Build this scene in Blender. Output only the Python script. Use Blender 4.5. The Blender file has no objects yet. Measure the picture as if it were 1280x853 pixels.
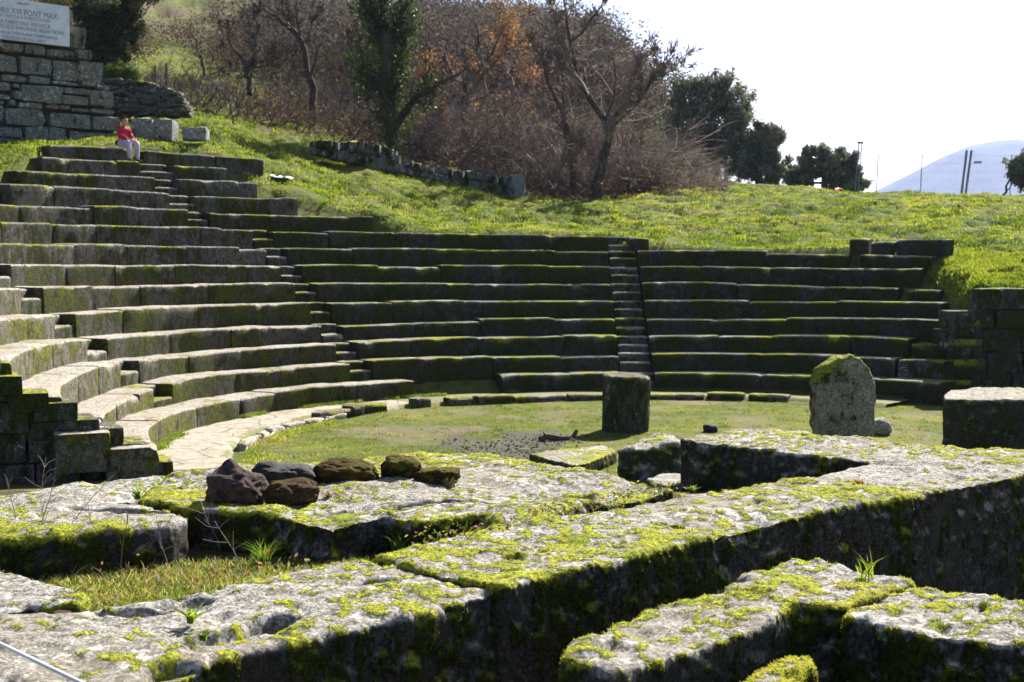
import bpy, bmesh, math, random
import numpy as np
from mathutils import Vector, Matrix
random.seed(7); RNG = np.random.default_rng(11)
SC = bpy.context.scene
COL = SC.collection
R = math.radians

# ------------------------------------------------------------------ camera and pixel geometry
EYE = np.array([0.0, 0.0, 3.02]); FPX = 1700.0; PITCH = R(3.317)
FWD = np.array([0, math.cos(PITCH), -math.sin(PITCH)]); UP = np.array([0, math.sin(PITCH), math.cos(PITCH)])
def ray(px, py):
    return FWD + np.array([1.0, 0, 0]) * ((px - 640) / FPX) - UP * ((py - 426.5) / FPX)
def at(px, py, z=None, d=None):
    r = ray(px, py)
    t = (z - EYE[2]) / r[2] if z is not None else d / r[1]
    return EYE + r * t

# ------------------------------------------------------------------ tagging helpers
def tag(o, label=None, cat=None, group=None, kind=None):
    if label: o['label'] = label
    if cat: o['category'] = cat
    if group: o['group'] = group
    if kind: o['kind'] = kind
    return o
def empty(name, loc, rz=0.0):
    o = bpy.data.objects.new(name, None); COL.objects.link(o)
    o.location = loc; o.rotation_euler = (0, 0, rz); o.empty_display_size = .2
    return o
def link_mesh(name, me, mat=None, parent=None, smooth=True):
    o = bpy.data.objects.new(name, me); COL.objects.link(o)
    if mat is not None: me.materials.append(mat)
    me.polygons.foreach_set('use_smooth', np.full(len(me.polygons), bool(smooth)))
    if parent is not None:
        o.parent = parent
        o.matrix_parent_inverse = Matrix.LocRotScale(parent.location, parent.rotation_euler, None).inverted() if parent.parent is None else Matrix()
    return o
def mesh_from(name, V, F, tint=None, attrs=None):
    """V (n,3); F: array (m,3)/(m,4) or list of such arrays"""
    me = bpy.data.meshes.new(name)
    V = np.asarray(V, np.float32)
    if not isinstance(F, list): F = [F]
    F = [np.asarray(f, np.int32) for f in F if len(f)]
    me.vertices.add(len(V)); me.vertices.foreach_set('co', V.ravel())
    lv = np.concatenate([f.ravel() for f in F]); me.loops.add(len(lv)); me.loops.foreach_set('vertex_index', lv)
    ls = []; off = 0
    for f in F:
        ls.append(off + np.arange(len(f)) * f.shape[1]); off += f.size
    ls = np.concatenate(ls).astype(np.int32)
    me.polygons.add(len(ls)); me.polygons.foreach_set('loop_start', ls)
    me.update(calc_edges=True); me.validate()
    if tint is not None:
        a = me.attributes.new('tint', 'FLOAT_COLOR', 'POINT')
        c = np.ones((len(V), 4), np.float32); c[:, :3] = tint; a.data.foreach_set('color', c.ravel())
    for k, v in (attrs or {}).items():
        a = me.attributes.new(k, 'FLOAT', 'POINT'); a.data.foreach_set('value', np.asarray(v, np.float32))
    return me

# ------------------------------------------------------------------ numpy noise
def _h(ix, iy, iz, s):
    h = (ix.astype(np.uint32) * np.uint32(374761393) + iy.astype(np.uint32) * np.uint32(668265263) + iz.astype(np.uint32) * np.uint32(2147483647 - 58) + np.uint32(s * 974711 + 13))
    h = (h ^ (h >> np.uint32(13))) * np.uint32(1274126177); h = h ^ (h >> np.uint32(16))
    h = h * np.uint32(2246822519); h = h ^ (h >> np.uint32(15))
    return h.astype(np.float64) / 4294967295.0
def vnoise(P, s=0):
    P = np.asarray(P, float); I = np.floor(P).astype(np.int64); f = P - I; f = f * f * f * (f * (f * 6 - 15) + 10)
    x, y, z = I[:, 0], I[:, 1], I[:, 2]; out = 0
    for a in (0, 1):
        wa = f[:, 0] if a else 1 - f[:, 0]
        for b in (0, 1):
            wb = f[:, 1] if b else 1 - f[:, 1]
            for c in (0, 1):
                wc = f[:, 2] if c else 1 - f[:, 2]
                out = out + wa * wb * wc * _h(x + a, y + b, z + c, s)
    return out * 2 - 1
def fbm(P, freq, octv=4, s=0, gain=.5):
    P = np.asarray(P, float) * freq; a = 1.0; o = 0; n = 0
    for k in range(octv):
        o = o + a * vnoise(P + k * 17.3, s + k); n += a; P = P * 2.03; a *= gain
    return o / n
def sstep(x, a, b):
    t = np.clip((x - a) / (b - a), 0, 1); return t * t * (3 - 2 * t)

# ------------------------------------------------------------------ materials
def new_mat(name):
    m = bpy.data.materials.new(name); m.use_nodes = True; nt = m.node_tree; nt.nodes.clear()
    out = nt.nodes.new('ShaderNodeOutputMaterial'); return m, nt, out
class NB:
    def __init__(s, nt): s.nt = nt
    def n(s, t, **kw):
        nd = s.nt.nodes.new(t)
        for k, v in kw.items(): setattr(nd, k, v)
        return nd
    def l(s, a, b): s.nt.links.new(a, b)
    def val(s, sock, v):
        if hasattr(v, 'is_output'): s.l(v, sock)
        else: sock.default_value = v
    def noise(s, vec, scale, detail=5, rough=.55, dist=0):
        nd = s.n('ShaderNodeTexNoise'); s.l(vec, nd.inputs['Vector'])
        nd.inputs['Scale'].default_value = scale; nd.inputs['Detail'].default_value = detail
        nd.inputs['Roughness'].default_value = rough; nd.inputs['Distortion'].default_value = dist
        return nd.outputs['Fac']
    def math(s, op, a, b=0, c=None):
        nd = s.n('ShaderNodeMath', operation=op); s.val(nd.inputs[0], a); s.val(nd.inputs[1], b)
        if c is not None: s.val(nd.inputs[2], c)
        return nd.outputs[0]
    def rng(s, v, a, b, c=0, d=1, smooth=True):
        nd = s.n('ShaderNodeMapRange'); nd.interpolation_type = 'SMOOTHSTEP' if smooth else 'LINEAR'
        s.val(nd.inputs[0], v)
        for i, q in enumerate((a, b, c, d)): s.val(nd.inputs[i + 1], q)
        return nd.outputs[0]
    def mix(s, f, a, b, blend='MIX'):
        nd = s.n('ShaderNodeMix', data_type='RGBA', blend_type=blend)
        s.val(nd.inputs[0], f)
        for sock, v in ((nd.inputs[6], a), (nd.inputs[7], b)):
            if hasattr(v, 'is_output'): s.l(v, sock)
            else: sock.default_value = (*v, 1)
        return nd.outputs[2]
    def scalevec(s, vec, sc):
        nd = s.n('ShaderNodeMapping'); s.l(vec, nd.inputs[0]); nd.inputs['Scale'].default_value = sc
        return nd.outputs[0]

def stone_mat(name, tone=(.26, .25, .22), dark=(.10, .095, .08), lichen=.45, moss=.5, vmoss=.45, attr=False,
              bump=.02, fine=1.0, ochre=0.0, mcol=((.07, .09, .012), (.43, .43, .04)), vcol=((.010, .016, .004), (.055, .072, .010)), vstone=1.0):
    m, nt, out = new_mat(name); b = NB(nt)
    geo = b.n('ShaderNodeNewGeometry'); pos = geo.outputs['Position']
    sep = b.n('ShaderNodeSeparateXYZ'); b.l(geo.outputs['Normal'], sep.inputs[0]); nz = sep.outputs[2]
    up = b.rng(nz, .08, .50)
    n1 = b.noise(pos, .9, 4); n2 = b.noise(pos, 9 * fine, 10, .74); n3 = b.noise(pos, 55 * fine, 6, .74); n4 = b.noise(pos, 26 * fine, 6, .7)
    base = b.mix(b.rng(n2, .34, .64), dark, tone)
    base = b.mix(b.rng(n4, .52, .66, 0, .8), base, tuple(min(1, c * 1.7) for c in tone))
    base = b.mix(b.rng(n4, .45, .34, 0, .85), base, tuple(c * .5 for c in dark))
    base = b.mix(b.rng(n3, .52, .60, 0, .75), base, tuple(min(1, c * 2.0) for c in tone))
    base = b.mix(b.rng(n3, .47, .39, 0, .85), base, tuple(c * .35 for c in dark))
    base = b.mix(b.rng(n1, .35, .65, 0, .5), base, tuple(c * f for c, f in zip(tone, (.75, .66, .53))))
    if ochre:
        no = b.noise(pos, 2.3, 5, .6); base = b.mix(b.rng(no, .62, .68, 0, ochre), base, (.33, .15, .03))
    ln = b.noise(pos, 13 * fine, 8, .7, .3); ln2 = b.noise(pos, 2.1, 3)
    lf = b.math('ADD', ln, b.math('MULTIPLY', b.math('SUBTRACT', ln2, .5), .5))
    base = b.mix(b.math('MULTIPLY', b.rng(lf, .62 - .10 * lichen, .67 - .08 * lichen), .8), base, (.55, .54, .51))
    if vstone < 1:      # shade painted in: steep faces get a darkened stone colour
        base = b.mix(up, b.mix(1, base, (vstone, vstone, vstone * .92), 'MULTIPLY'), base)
    mcn = b.noise(pos, 38 * fine, 4, .6)
    if attr:
        at_ = b.n('ShaderNodeAttribute', attribute_name='moss'); mo = at_.outputs['Fac']
        fac = b.rng(b.math('ADD', mo, b.math('ADD', b.math('MULTIPLY', b.math('SUBTRACT', n3, .5), 1.3), b.math('MULTIPLY', b.math('SUBTRACT', n4, .5), .9))), .30, .62)
    else:
        sv = b.scalevec(pos, (1, 1, .5)); mn = b.noise(sv, 8 * fine, 9, .70, .2)
        cover = b.rng(up, 0, 1, vmoss, moss, False)
        q = b.math('ADD', mn, b.math('MULTIPLY', b.math('SUBTRACT', n1, .5), .7))
        q = b.math('ADD', q, b.math('MULTIPLY', b.math('SUBTRACT', cover, .5), .42))
        q = b.math('ADD', q, b.math('MULTIPLY', b.math('SUBTRACT', n4, .5), .25))
        fac = b.rng(q, .48, .58)
    mc = b.mix(b.rng(mcn, .30, .66), b.mix(up, vcol[0], mcol[0]), b.mix(up, vcol[1], mcol[1]))  # steep faces take darker moss too, shade put into its colour
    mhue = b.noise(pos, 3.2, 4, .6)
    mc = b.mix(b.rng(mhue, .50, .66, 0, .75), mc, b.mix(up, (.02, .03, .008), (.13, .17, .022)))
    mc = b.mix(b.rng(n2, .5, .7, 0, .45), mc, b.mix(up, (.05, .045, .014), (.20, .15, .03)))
    colr = b.mix(fac, base, mc)
    p = b.n('ShaderNodeBsdfPrincipled'); b.l(colr, p.inputs['Base Color']); p.inputs['Roughness'].default_value = .95
    p.inputs['Specular IOR Level'].default_value = .12
    hgt = b.math('ADD', b.math('MULTIPLY', n2, 1.0), b.math('ADD', b.math('MULTIPLY', n3, .35), b.math('MULTIPLY', n4, .5)))
    hgt = b.math('ADD', hgt, b.math('MULTIPLY', fac, b.math('ADD', b.math('MULTIPLY', mcn, .9), .1)))
    bp = b.n('ShaderNodeBump'); bp.inputs['Strength'].default_value = 1.0; bp.inputs['Distance'].default_value = bump
    b.l(hgt, bp.inputs['Height']); b.l(bp.outputs[0], p.inputs['Normal'])
    b.l(p.outputs[0], out.inputs[0])
    return m

def leaf_mat(name, trans=.45, rough=.6, spec=.25, mult=1.0, ttint=(1.25, 1.35, .7)):
    m, nt, out = new_mat(name); b = NB(nt)
    a = b.n('ShaderNodeAttribute', attribute_name='tint')
    geo = b.n('ShaderNodeNewGeometry')
    nn = b.noise(geo.outputs['Position'], .8, 3)
    c = b.mix(1.0, a.outputs['Color'], b.mix(b.rng(nn, .3, .7), (.75 * mult,) * 3, (1.2 * mult, 1.15 * mult, 1.05 * mult)), 'MULTIPLY')
    p = b.n('ShaderNodeBsdfPrincipled'); b.l(c, p.inputs['Base Color']); p.inputs['Roughness'].default_value = rough
    p.inputs['Specular IOR Level'].default_value = spec
    t = b.n('ShaderNodeBsdfTranslucent'); b.l(b.mix(1, c, ttint, 'MULTIPLY'), t.inputs[0])
    x = b.n('ShaderNodeMixShader'); x.inputs[0].default_value = trans
    b.l(p.outputs[0], x.inputs[1]); b.l(t.outputs[0], x.inputs[2]); b.l(x.outputs[0], out.inputs[0])
    return m

def flat_mat(name, col, rough=.8, spec=.2, var=.25, scale=6, bump=0.0, metal=0):
    m, nt, out = new_mat(name); b = NB(nt)
    tc = b.n('ShaderNodeTexCoord'); v = tc.outputs['Object']
    n = b.noise(v, scale, 6, .6)
    c = b.mix(b.rng(n, .3, .7), tuple(x * (1 - var) for x in col), tuple(min(1, x * (1 + var)) for x in col))
    p = b.n('ShaderNodeBsdfPrincipled'); b.l(c, p.inputs['Base Color']); p.inputs['Roughness'].default_value = rough
    p.inputs['Specular IOR Level'].default_value = spec; p.inputs['Metallic'].default_value = metal
    if bump:
        bp = b.n('ShaderNodeBump'); bp.inputs['Distance'].default_value = bump; bp.inputs['Strength'].default_value = .8
        b.l(b.noise(v, scale * 2.2, 8, .7), bp.inputs['Height']); b.l(bp.outputs[0], p.inputs['Normal'])
    b.l(p.outputs[0], out.inputs[0]); return m

M = {}
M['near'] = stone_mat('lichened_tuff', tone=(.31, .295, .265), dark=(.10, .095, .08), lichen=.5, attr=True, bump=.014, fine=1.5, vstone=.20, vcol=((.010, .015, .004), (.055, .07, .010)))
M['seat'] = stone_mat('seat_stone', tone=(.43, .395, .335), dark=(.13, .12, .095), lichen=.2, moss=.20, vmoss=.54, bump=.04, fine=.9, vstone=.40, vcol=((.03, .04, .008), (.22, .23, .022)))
M['shaded'] = stone_mat('shaded_seat_stone', tone=(.34, .32, .27), dark=(.13, .12, .095), lichen=.1, moss=.56, vmoss=.62, bump=.03, fine=.8, vstone=.20)  # middle and right rows: shade of the risers painted into the colour
M['step'] = stone_mat('step_stone', tone=(.36, .34, .29), dark=(.16, .15, .12), lichen=.2, moss=.42, vmoss=.5, bump=.03, fine=.8, vstone=.3)
M['wall'] = stone_mat('wall_stone', tone=(.20, .22, .205), dark=(.075, .085, .078), lichen=.2, moss=.3, vmoss=.22, bump=.03, fine=.6, ochre=.8)
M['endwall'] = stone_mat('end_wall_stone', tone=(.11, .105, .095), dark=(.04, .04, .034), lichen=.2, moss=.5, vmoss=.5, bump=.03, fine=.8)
M['paving'] = stone_mat('paving_stone', tone=(.40, .36, .31), dark=(.20, .18, .14), lichen=.3, moss=.33, vmoss=.5, bump=.02, fine=.8)
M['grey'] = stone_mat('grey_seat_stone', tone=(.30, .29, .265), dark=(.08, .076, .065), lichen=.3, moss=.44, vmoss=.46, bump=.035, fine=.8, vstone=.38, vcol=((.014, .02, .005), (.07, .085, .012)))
M['shade'] = stone_mat('mossy_shaded_seat_stone', tone=(.42, .39, .33), dark=(.13, .12, .095), lichen=.15, moss=.28, vmoss=.58, bump=.04, fine=.9, vstone=.24, vcol=((.016, .024, .006), (.12, .14, .015)))  # left block: mossy stone with riser shade put into its colours
M['kerb'] = stone_mat('kerb_stone', tone=(.27, .23, .18), dark=(.10, .09, .07), lichen=.1, moss=.52, vmoss=.50, bump=.03, fine=.9, vstone=.5)
M['stump'] = stone_mat('stump_stone', tone=(.17, .155, .13), dark=(.055, .05, .04), lichen=.1, moss=.4, vmoss=.52, bump=.03, fine=.9, vstone=.6)
M['rough'] = stone_mat('field_stone', tone=(.28, .29, .28), dark=(.11, .11, .105), lichen=.5, moss=.38, vmoss=.35, bump=.03, fine=.8)
M['terrace'] = stone_mat('terrace_stone', tone=(.19, .20, .19), dark=(.07, .07, .06), lichen=.3, moss=.6, vmoss=.42, bump=.04, fine=.6)
M['rubble'] = stone_mat('dark_rubble', tone=(.13, .13, .12), dark=(.05, .05, .045), lichen=.2, moss=.42, vmoss=.3, bump=.03, fine=.8)
M['stele'] = stone_mat('stele_stone', tone=(.36, .33, .27), dark=(.17, .155, .12), lichen=.2, moss=.8, vmoss=.34, bump=.03, fine=.8)
M['lava'] = flat_mat('brown_lava_rock', (.095, .068, .058), .95, .12, .5, 26, .05)
M['basalt'] = flat_mat('grey_basalt_rock', (.034, .032, .033), .75, .25, .5, 18, .035)
M['mossrock'] = stone_mat('mossy_lava_rock', tone=(.12, .075, .04), dark=(.045, .028, .018), lichen=-.6, moss=.62, vmoss=.50, bump=.06, fine=2.2,
                          mcol=((.07, .05, .012), (.22, .15, .02)), vcol=((.05, .03, .010), (.16, .10, .015)))
M['marble'] = flat_mat('white_marble', (.66, .70, .78), .55, .35, .10, 5)
M['letter'] = flat_mat('worn_letters', (.20, .23, .30), .8, .1, .1)
M['bark'] = flat_mat('bark', (.085, .07, .055), .95, .1, .4, 9, .02)
M['twig'] = flat_mat('twig_bark', (.24, .19, .165), .9, .12, .5, .7)
M['darktwig'] = flat_mat('dark_twig_bark', (.095, .075, .062), .9, .12, .3, 3)
M['leaf'] = leaf_mat('foliage', .35)
M['mass'] = leaf_mat('distant_foliage', .25, .85, .05, 1.0, (1.05, 1.0, .95))
M['grass'] = leaf_mat('grass_blades', .48, .55, .3)
M['dryleaf'] = leaf_mat('dry_leaves', .35, .7, .1)
M['metal'] = flat_mat('grey_galvanised_metal', (.22, .23, .25), .5, .4, .1, 4, 0, .5)
M['wire'] = flat_mat('dull_wire', (.10, .10, .11), .9, .05, .1)
M['wood'] = flat_mat('weathered_wood', (.16, .13, .10), .9, .1, .3, 12, .01)
M['white'] = flat_mat('white_plastic', (.82, .82, .84), .5, .4, .05)
M['red'] = flat_mat('red_plastic', (.75, .06, .02), .6, .3, .1)
M['mountain'] = flat_mat('mountain_scrub', (.055, .07, .05), .95, .05, .4, .012)

# ------------------------------------------------------------------ theatre geometry
CX, CY, R1, TD, RS = 2.9, 22.55, 8.65, .627, .42
ROWPX = {
1: [(205,521),(240,510.6),(321,494),(430,481),(517,475),(639,469),(785,467),(855,466)],
2: [(147,505),(169,494.7),(189,486),(224,477),(240,472.5),(290.6,465.3),(334,462.5),(433,454),(480,450),(600,446.6),(720,444),(756,443.4),(801,442),(880,442),(1040,444),(1119,447)],
3: [(80.6,477.5),(105,464),(141,454),(176,450),(240,444),(324,436),(407,430.6),(480,427),(640,421.5),(880,420.6),(1040,420),(1136,424.4)],
4: [(37.5,436),(84,425),(120,424),(195,418.4),(240,413.8),(378,406),(424,405),(640,398.5),(880,398.5),(1040,397.8),(1210,402)],
5: [(0,397.8),(58,394),(109,391),(216,383.8),(352,380.5),(391,378.6),(640,376),(880,376),(1040,376.6),(1179,378.4)],
6: [(0,360.5),(170,357.5),(326,354),(430,353),(640,354.4),(880,353.5),(1040,358.4),(1122,360)],
7: [(0,330),(170,331),(301,331.7),(640,333),(880,333.8),(1040,336.8),(1150,336.8)],
8: [(0,303.8),(170,305.5),(279,309),(640,312),(880,313.4),(1040,316),(1164,319.4)],
9: [(0,278.4),(124,280.6),(240,283.4),(470,291),(745,294.5),(1062,302),(1185,304)],
10: [(0,252.5),(109,256.6),(234,262),(274,267.8),(467,271.5)],
11: [(15,230),(124,235.6),(214,242),(250,244.4),(373,247.5)],
12: [(28,212.7),(112,217.8),(195,222.5),(225,225.6),(323,228.4)],
13: [(62,196),(176,202),(220,207),(285,210.6)],
14: [(69,179),(131,181),(188,188),(330,198.4)]}
def ring_hit(px, py, Rr):
    r = ray(px, py); u = r[0] / r[1]
    A = u * u + 1; B = -2 * (u * CX + CY); C = CX * CX + CY * CY - Rr * Rr
    y = (-B + math.sqrt(max(B * B - 4 * A * C, 0))) / (2 * A); x = u * y
    return math.degrees(math.atan2(x - CX, y - CY)), EYE[2] + r[2] * y / r[1], x, y
def rad(k): return R1 + (k - 1) * TD
ROWZ = {}
for k, pts in ROWPX.items():
    q = sorted(ring_hit(x, y, rad(k))[:2] for x, y in pts)
    ROWZ[k] = (np.array([a for a, b in q]), np.clip(np.array([b for a, b in q]), k * RS - .22, k * RS + .22))
ROWZ[0] = (np.array([0.]), np.array([0.0]))
def row_z(k, th):
    a, z = ROWZ[k]
    return np.interp(th, a, z)
def pol(th, r):
    a = np.radians(th); return CX + r * np.sin(a), CY + r * np.cos(a)
def th_of(px, k): return ring_hit(px, 300, rad(k))[0]

# ------------------------------------------------------------------ terrain
DS = np.array([28, 30, 33, 36, 40, 45, 50, 56, 62, 70, 85, 110, 150, 220, 400, 900.])
HT = {  # pixel column : picture height of the slope at each distance
 -500: [205,192,172,150,120, 90, 60, 30,  0,-40,-90,-120,-120,-60, 60,200],
 0:    [208,196,180,168,152,132,112, 90, 72, 50, 20,-10,-20, 20,120,240],
 140:  [208,198,184,170,154,138,124,112,100, 84, 58, 20,-10, 20,120,240],
 250:  [232,222,206,184,164,148,137,124,114, 98, 76, 34,-18, 10,130,240],
 350:  [278,270,257,235,205,178,158,142,130,110, 84, 38,-10, 10,140,250],
 450:  [300,294,282,263,230,198,182,170,160,140,108, 60, 14, 30,150,250],
 550:  [312,308,302,289,258,226,208,196,184,166,130, 85, 48, 60,160,260],
  650:  [312,308,302,292,272,253,241,230,216,194,150,100, 56, 70,170,270],
 740:  [312,308,302,296,276,258,249,242,230,210,170,130, 90,110,200,280],
 850:  [330,325,318,310,284,258,242,232,226,222,220,220,225,240,290,320],
 950:  [330,325,318,311,288,266,250,240,234,236,250,270,300,330,350,350],
 1100: [345,335,320,304,282,264,252,245,243,250,280,310,335,350,360,350],
 1200: [372,362,330,302,278,262,252,247,245,252,280,310,335,350,360,350],
 1280: [366,360,325,300,278,262,252,247,246,252,280,310,335,350,360,350],
 1700: [366,350,315,292,272,260,252,248,248,255,285,315,335,350,360,350]}
HX = np.array(sorted(HT)); HV = np.array([HT[k] for k in HX], float)
def _te(px, k): return th_of(px, k)
NT = (np.array([-180, _te(12, 11) - 1.2, _te(26, 12) - .6, _te(58, 13), _te(72, 14), -45, _te(330, 14), _te(323, 12) + .8, _te(373, 11), _te(467, 10), _te(470, 10) + 1.5, -.5, 0, 36, 40.5, 42, 180]),
      np.array([10.6, 10.8, 11.7, 12.6, 14, 14.2, 14.0, 12.2, 11.2, 10.2, 9.1, 9.05, 8.2, 8.15, 8.1, 2.0, 2.0]))
def hill_z(x, y):
    px = np.clip(640 + FPX * x / np.maximum(y, 4), HX[0], HX[-1]); d = np.clip(y, DS[0], DS[-1])
    i = np.clip(np.searchsorted(HX, px) - 1, 0, len(HX) - 2); j = np.clip(np.searchsorted(DS, d) - 1, 0, len(DS) - 2)
    u = (px - HX[i]) / (HX[i + 1] - HX[i]); v = (d - DS[j]) / (DS[j + 1] - DS[j]); u = u * u * (3 - 2 * u)
    py = (HV[i, j] * (1 - u) + HV[i + 1, j] * u) * (1 - v) + (HV[i, j + 1] * (1 - u) + HV[i + 1, j + 1] * u) * v
    tanv = -np.tan(PITCH + np.arctan((py - 426.5) / FPX))
    return EYE[2] + tanv * np.clip(y, 24, 900)
FA = at(622, 737, z=1.8); FB = at(1140, 620, z=1.8)           # front edge of the long wall
def fore_z(x, y):
    s = (x - FA[0]) * (FB[1] - FA[1]) - (y - FA[1]) * (FB[0] - FA[0])     # >0 on the near right side
    left = np.interp(y, [-5, 3, 6, 9, 11, 14, 18, 19.2], [1.3, 1.5, 1.57, 1.5, .75, .2, .02, 0])
    right = np.interp(y, [-5, 4, 5, 6.5, 8, 11, 14, 18, 19.2], [1.2, 1.36, 1.28, 1.1, 1.0, .9, .6, .05, 0])
    w = sstep(s, -1.6, -.6) * (y < 12) + (y >= 12) * .5
    return left * (1 - w) + right * w
DE = np.array([th_of(e, k) for k, e in ((1, 1178), (2, 1180), (3, 1187), (4, 1212), (5, 1181), (6, 1176), (7, 1153), (8, 1167), (9, 1187))]); DR = np.array([rad(k) + TD / 2 for k in range(1, 10)])
def ground(x, y):
    x = np.asarray(x, float); y = np.asarray(y, float)
    rho = np.hypot(x - CX, y - CY); th = np.degrees(np.arctan2(x - CX, y - CY))
    P = np.stack([x, y, np.zeros_like(x)], -1).reshape(-1, 3)
    b1 = fbm(P, .35, 3, 3).reshape(x.shape); b2 = fbm(P, 1.3, 3, 8).reshape(x.shape); b3 = fbm(P, 3.6, 2, 9).reshape(x.shape)
    orch = .03 * b1 + .02 * b2
    seat = np.clip((rho - R1) / TD, -1, 14.5) * RS - .12
    rt = R1 + np.interp(th, *NT) * TD
    hill = hill_z(x, y) + sstep(rho, rt + .2, rt + 3) * (.12 * b1 + .20 * b2 + .09 * b3) + sstep(y, 60, 120) * b1 * .8
    te = np.interp(rho, DR, DE) + .3; incav = (th > -119) & (th < te)
    hill = np.where((th > 20) & (rho < rt + 6) & (rho < 14.6), np.minimum(seat + .1, hill) * (1 - sstep(th, te, te + 4)) + hill * sstep(th, te, te + 4), hill)
    z = np.where(rho < R1 + .25, orch, np.where(rho < rt - .25, seat, hill))
    bl = sstep(rho, rt - .3, rt + .5); z = np.where(rho >= rt - .3, (np.minimum(seat, hill)) * (1 - bl) + hill * bl, z)
    zr = np.where(y > 29.9, hill, orch + .12 * sstep(y, 27, 29.9))
    z = np.where(incav | (rho < R1), z, np.where(th > 0, zr, np.where(x < -4, hill_z(x, np.maximum(y, 28)) * sstep(rho, 13.5, 16.5) * sstep(y, 18, 24), orch)))
    f = 1 - sstep(y, 18.0, 19.4)
    z = np.where(y < 19.4, fore_z(x, y) + .02 * b2, z)
    return z

# polar fan for the part in front of the camera, one sheet out to the plain
az = np.concatenate([np.linspace(-178, -50, 40)[:-1], np.linspace(-50, -24, 40)[:-1], np.linspace(-24, 24, 440), np.linspace(24, 50, 40)[1:], np.linspace(50, 178, 40)[1:]])
dd = np.concatenate([np.linspace(.6, 19, 130), np.linspace(19.15, 66, 300), np.geomspace(66.4, 900, 70)])
D2, A2 = np.meshgrid(dd, np.radians(az), indexing='ij')
X = D2 * np.sin(A2); Y = D2 * np.cos(A2); Z = ground(X, Y)
far_fade = sstep(D2, 700, 900); Z = Z * (1 - far_fade) + (-16) * far_fade
rim = 6500.
Xr = rim * np.sin(np.radians(az)); Yr = rim * np.cos(np.radians(az))
V = np.concatenate([np.stack([X, Y, Z], -1).reshape(-1, 3), np.stack([Xr, Yr, np.full_like(Xr, -16)], -1)])
nr, nc = D2.shape; nr += 1
ii, jj = np.meshgrid(np.arange(nr - 1), np.arange(nc - 1), indexing='ij'); a = ii * nc + jj
F = np.stack([a, a + 1, a + nc + 1, a + nc], -1).reshape(-1, 4)[:, ::-1]
# close the seam behind the camera and the hole under it
back = np.arange(nr - 1) * nc
F = np.concatenate([F, np.stack([back + nc - 1, back, back + nc, back + 2 * nc - 1], -1)[:, ::-1]])
V = np.concatenate([V, [[0, 0, 1.25]]]); c0 = len(V) - 1
F3 = np.stack([np.full(nc, c0), np.arange(nc), (np.arange(nc) + 1) % nc], -1)
def zones(x, y):
    px = 640 + FPX * x / np.maximum(y, 3); P = np.stack([x, y, 0 * x], -1)
    nz = fbm(P, .5, 3, 21); nf = fbm(P, 3, 3, 22)
    lit = sstep(y + 3 * nz, 47, 51) * sstep(px + 60 * nz, 380, 430) * (1 - sstep(px + 40 * nz, 800, 870)) * (1 - sstep(y, 120, 160))
    lit = np.maximum(lit, sstep(y + 5 * nz, 46, 50) * (1 - sstep(px + 80 * nz, 380, 430)) * sstep(nz, -.15, .25) * .8)
    lit = np.maximum(lit, sstep(y, 85, 100) * .8 * sstep(px + 60 * nz, 300, 420)); gp = np.exp(-((px - 235) / 60) ** 2 - ((y - 78) / 14) ** 2); lit = lit * (1 - .9 * gp)
    c = at(655, 560, z=0); gr = 1 - sstep(np.hypot((x - c[0] - .1) / 1.6, (y - c[1]) / 1.8) + .9 * nz + .5 * nf, .7, 1.1)
    c2 = at(535, 537, z=0); bare = 1 - sstep(np.hypot((x - c2[0]) / 1.3, (y - c2[1]) / .7) + .9 * nz + .6 * nf, .6, 1.1)
    oz = fbm(P, 1.1, 3, 31); bare = np.maximum(bare, sstep(oz, .12, .42) * .85 * (y > 17) * (y < 30))
    fo = 1 - sstep(y, 12, 17)
    return lit, gr * (y > 17) * .85, bare * .6, fo
lit, gr, bare, fo = zones(V[:, 0], V[:, 1])
m, nt, out = new_mat('turf_and_soil'); b = NB(nt)
geo = b.n('ShaderNodeNewGeometry'); pos = geo.outputs['Position']
def att(nm): return b.n('ShaderNodeAttribute', attribute_name=nm).outputs['Fac']
n1 = b.noise(pos, .7, 5); n2 = b.noise(pos, 5, 6, .65); n3 = b.noise(pos, 30, 5, .7)
c = b.mix(b.rng(n2, .3, .7), (.055, .075, .016), (.13, .155, .028))
c = b.mix(b.rng(n1, .45, .7, 0, .7), c, (.19, .175, .05))
c = b.mix(b.rng(n2, .62, .72, 0, .6), c, (.07, .052, .035))
c = b.mix(att('litter'), c, b.mix(b.rng(n3, .35, .65), (.06, .042, .03), (.17, .11, .07)))
c = b.mix(att('bare'), c, b.mix(n3, (.14, .10, .075), (.26, .21, .16)))
c = b.mix(att('gravel'), c, b.mix(b.rng(n3, .38, .68), (.035, .033, .031), (.15, .14, .125)))
c = b.mix(b.math('MULTIPLY', att('fore'), .8), c, b.mix(n2, (.045, .034, .022), (.12, .095, .05)))
p = b.n('ShaderNodeBsdfPrincipled'); b.l(c, p.inputs['Base Color']); p.inputs['Roughness'].default_value = .95; p.inputs['Specular IOR Level'].default_value = .1
bp = b.n('ShaderNodeBump'); bp.inputs['Distance'].default_value = .08; b.l(b.math('ADD', n2, b.math('MULTIPLY', n3, .4)), bp.inputs['Height']); b.l(bp.outputs[0], p.inputs['Normal'])
b.l(p.outputs[0], out.inputs[0]); M['turf'] = m
tag(link_mesh('ground', mesh_from('ground', V, [F, F3], attrs={'litter': lit, 'gravel': gr, 'bare': bare, 'fore': fo}), M['turf']), kind='structure')

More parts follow.
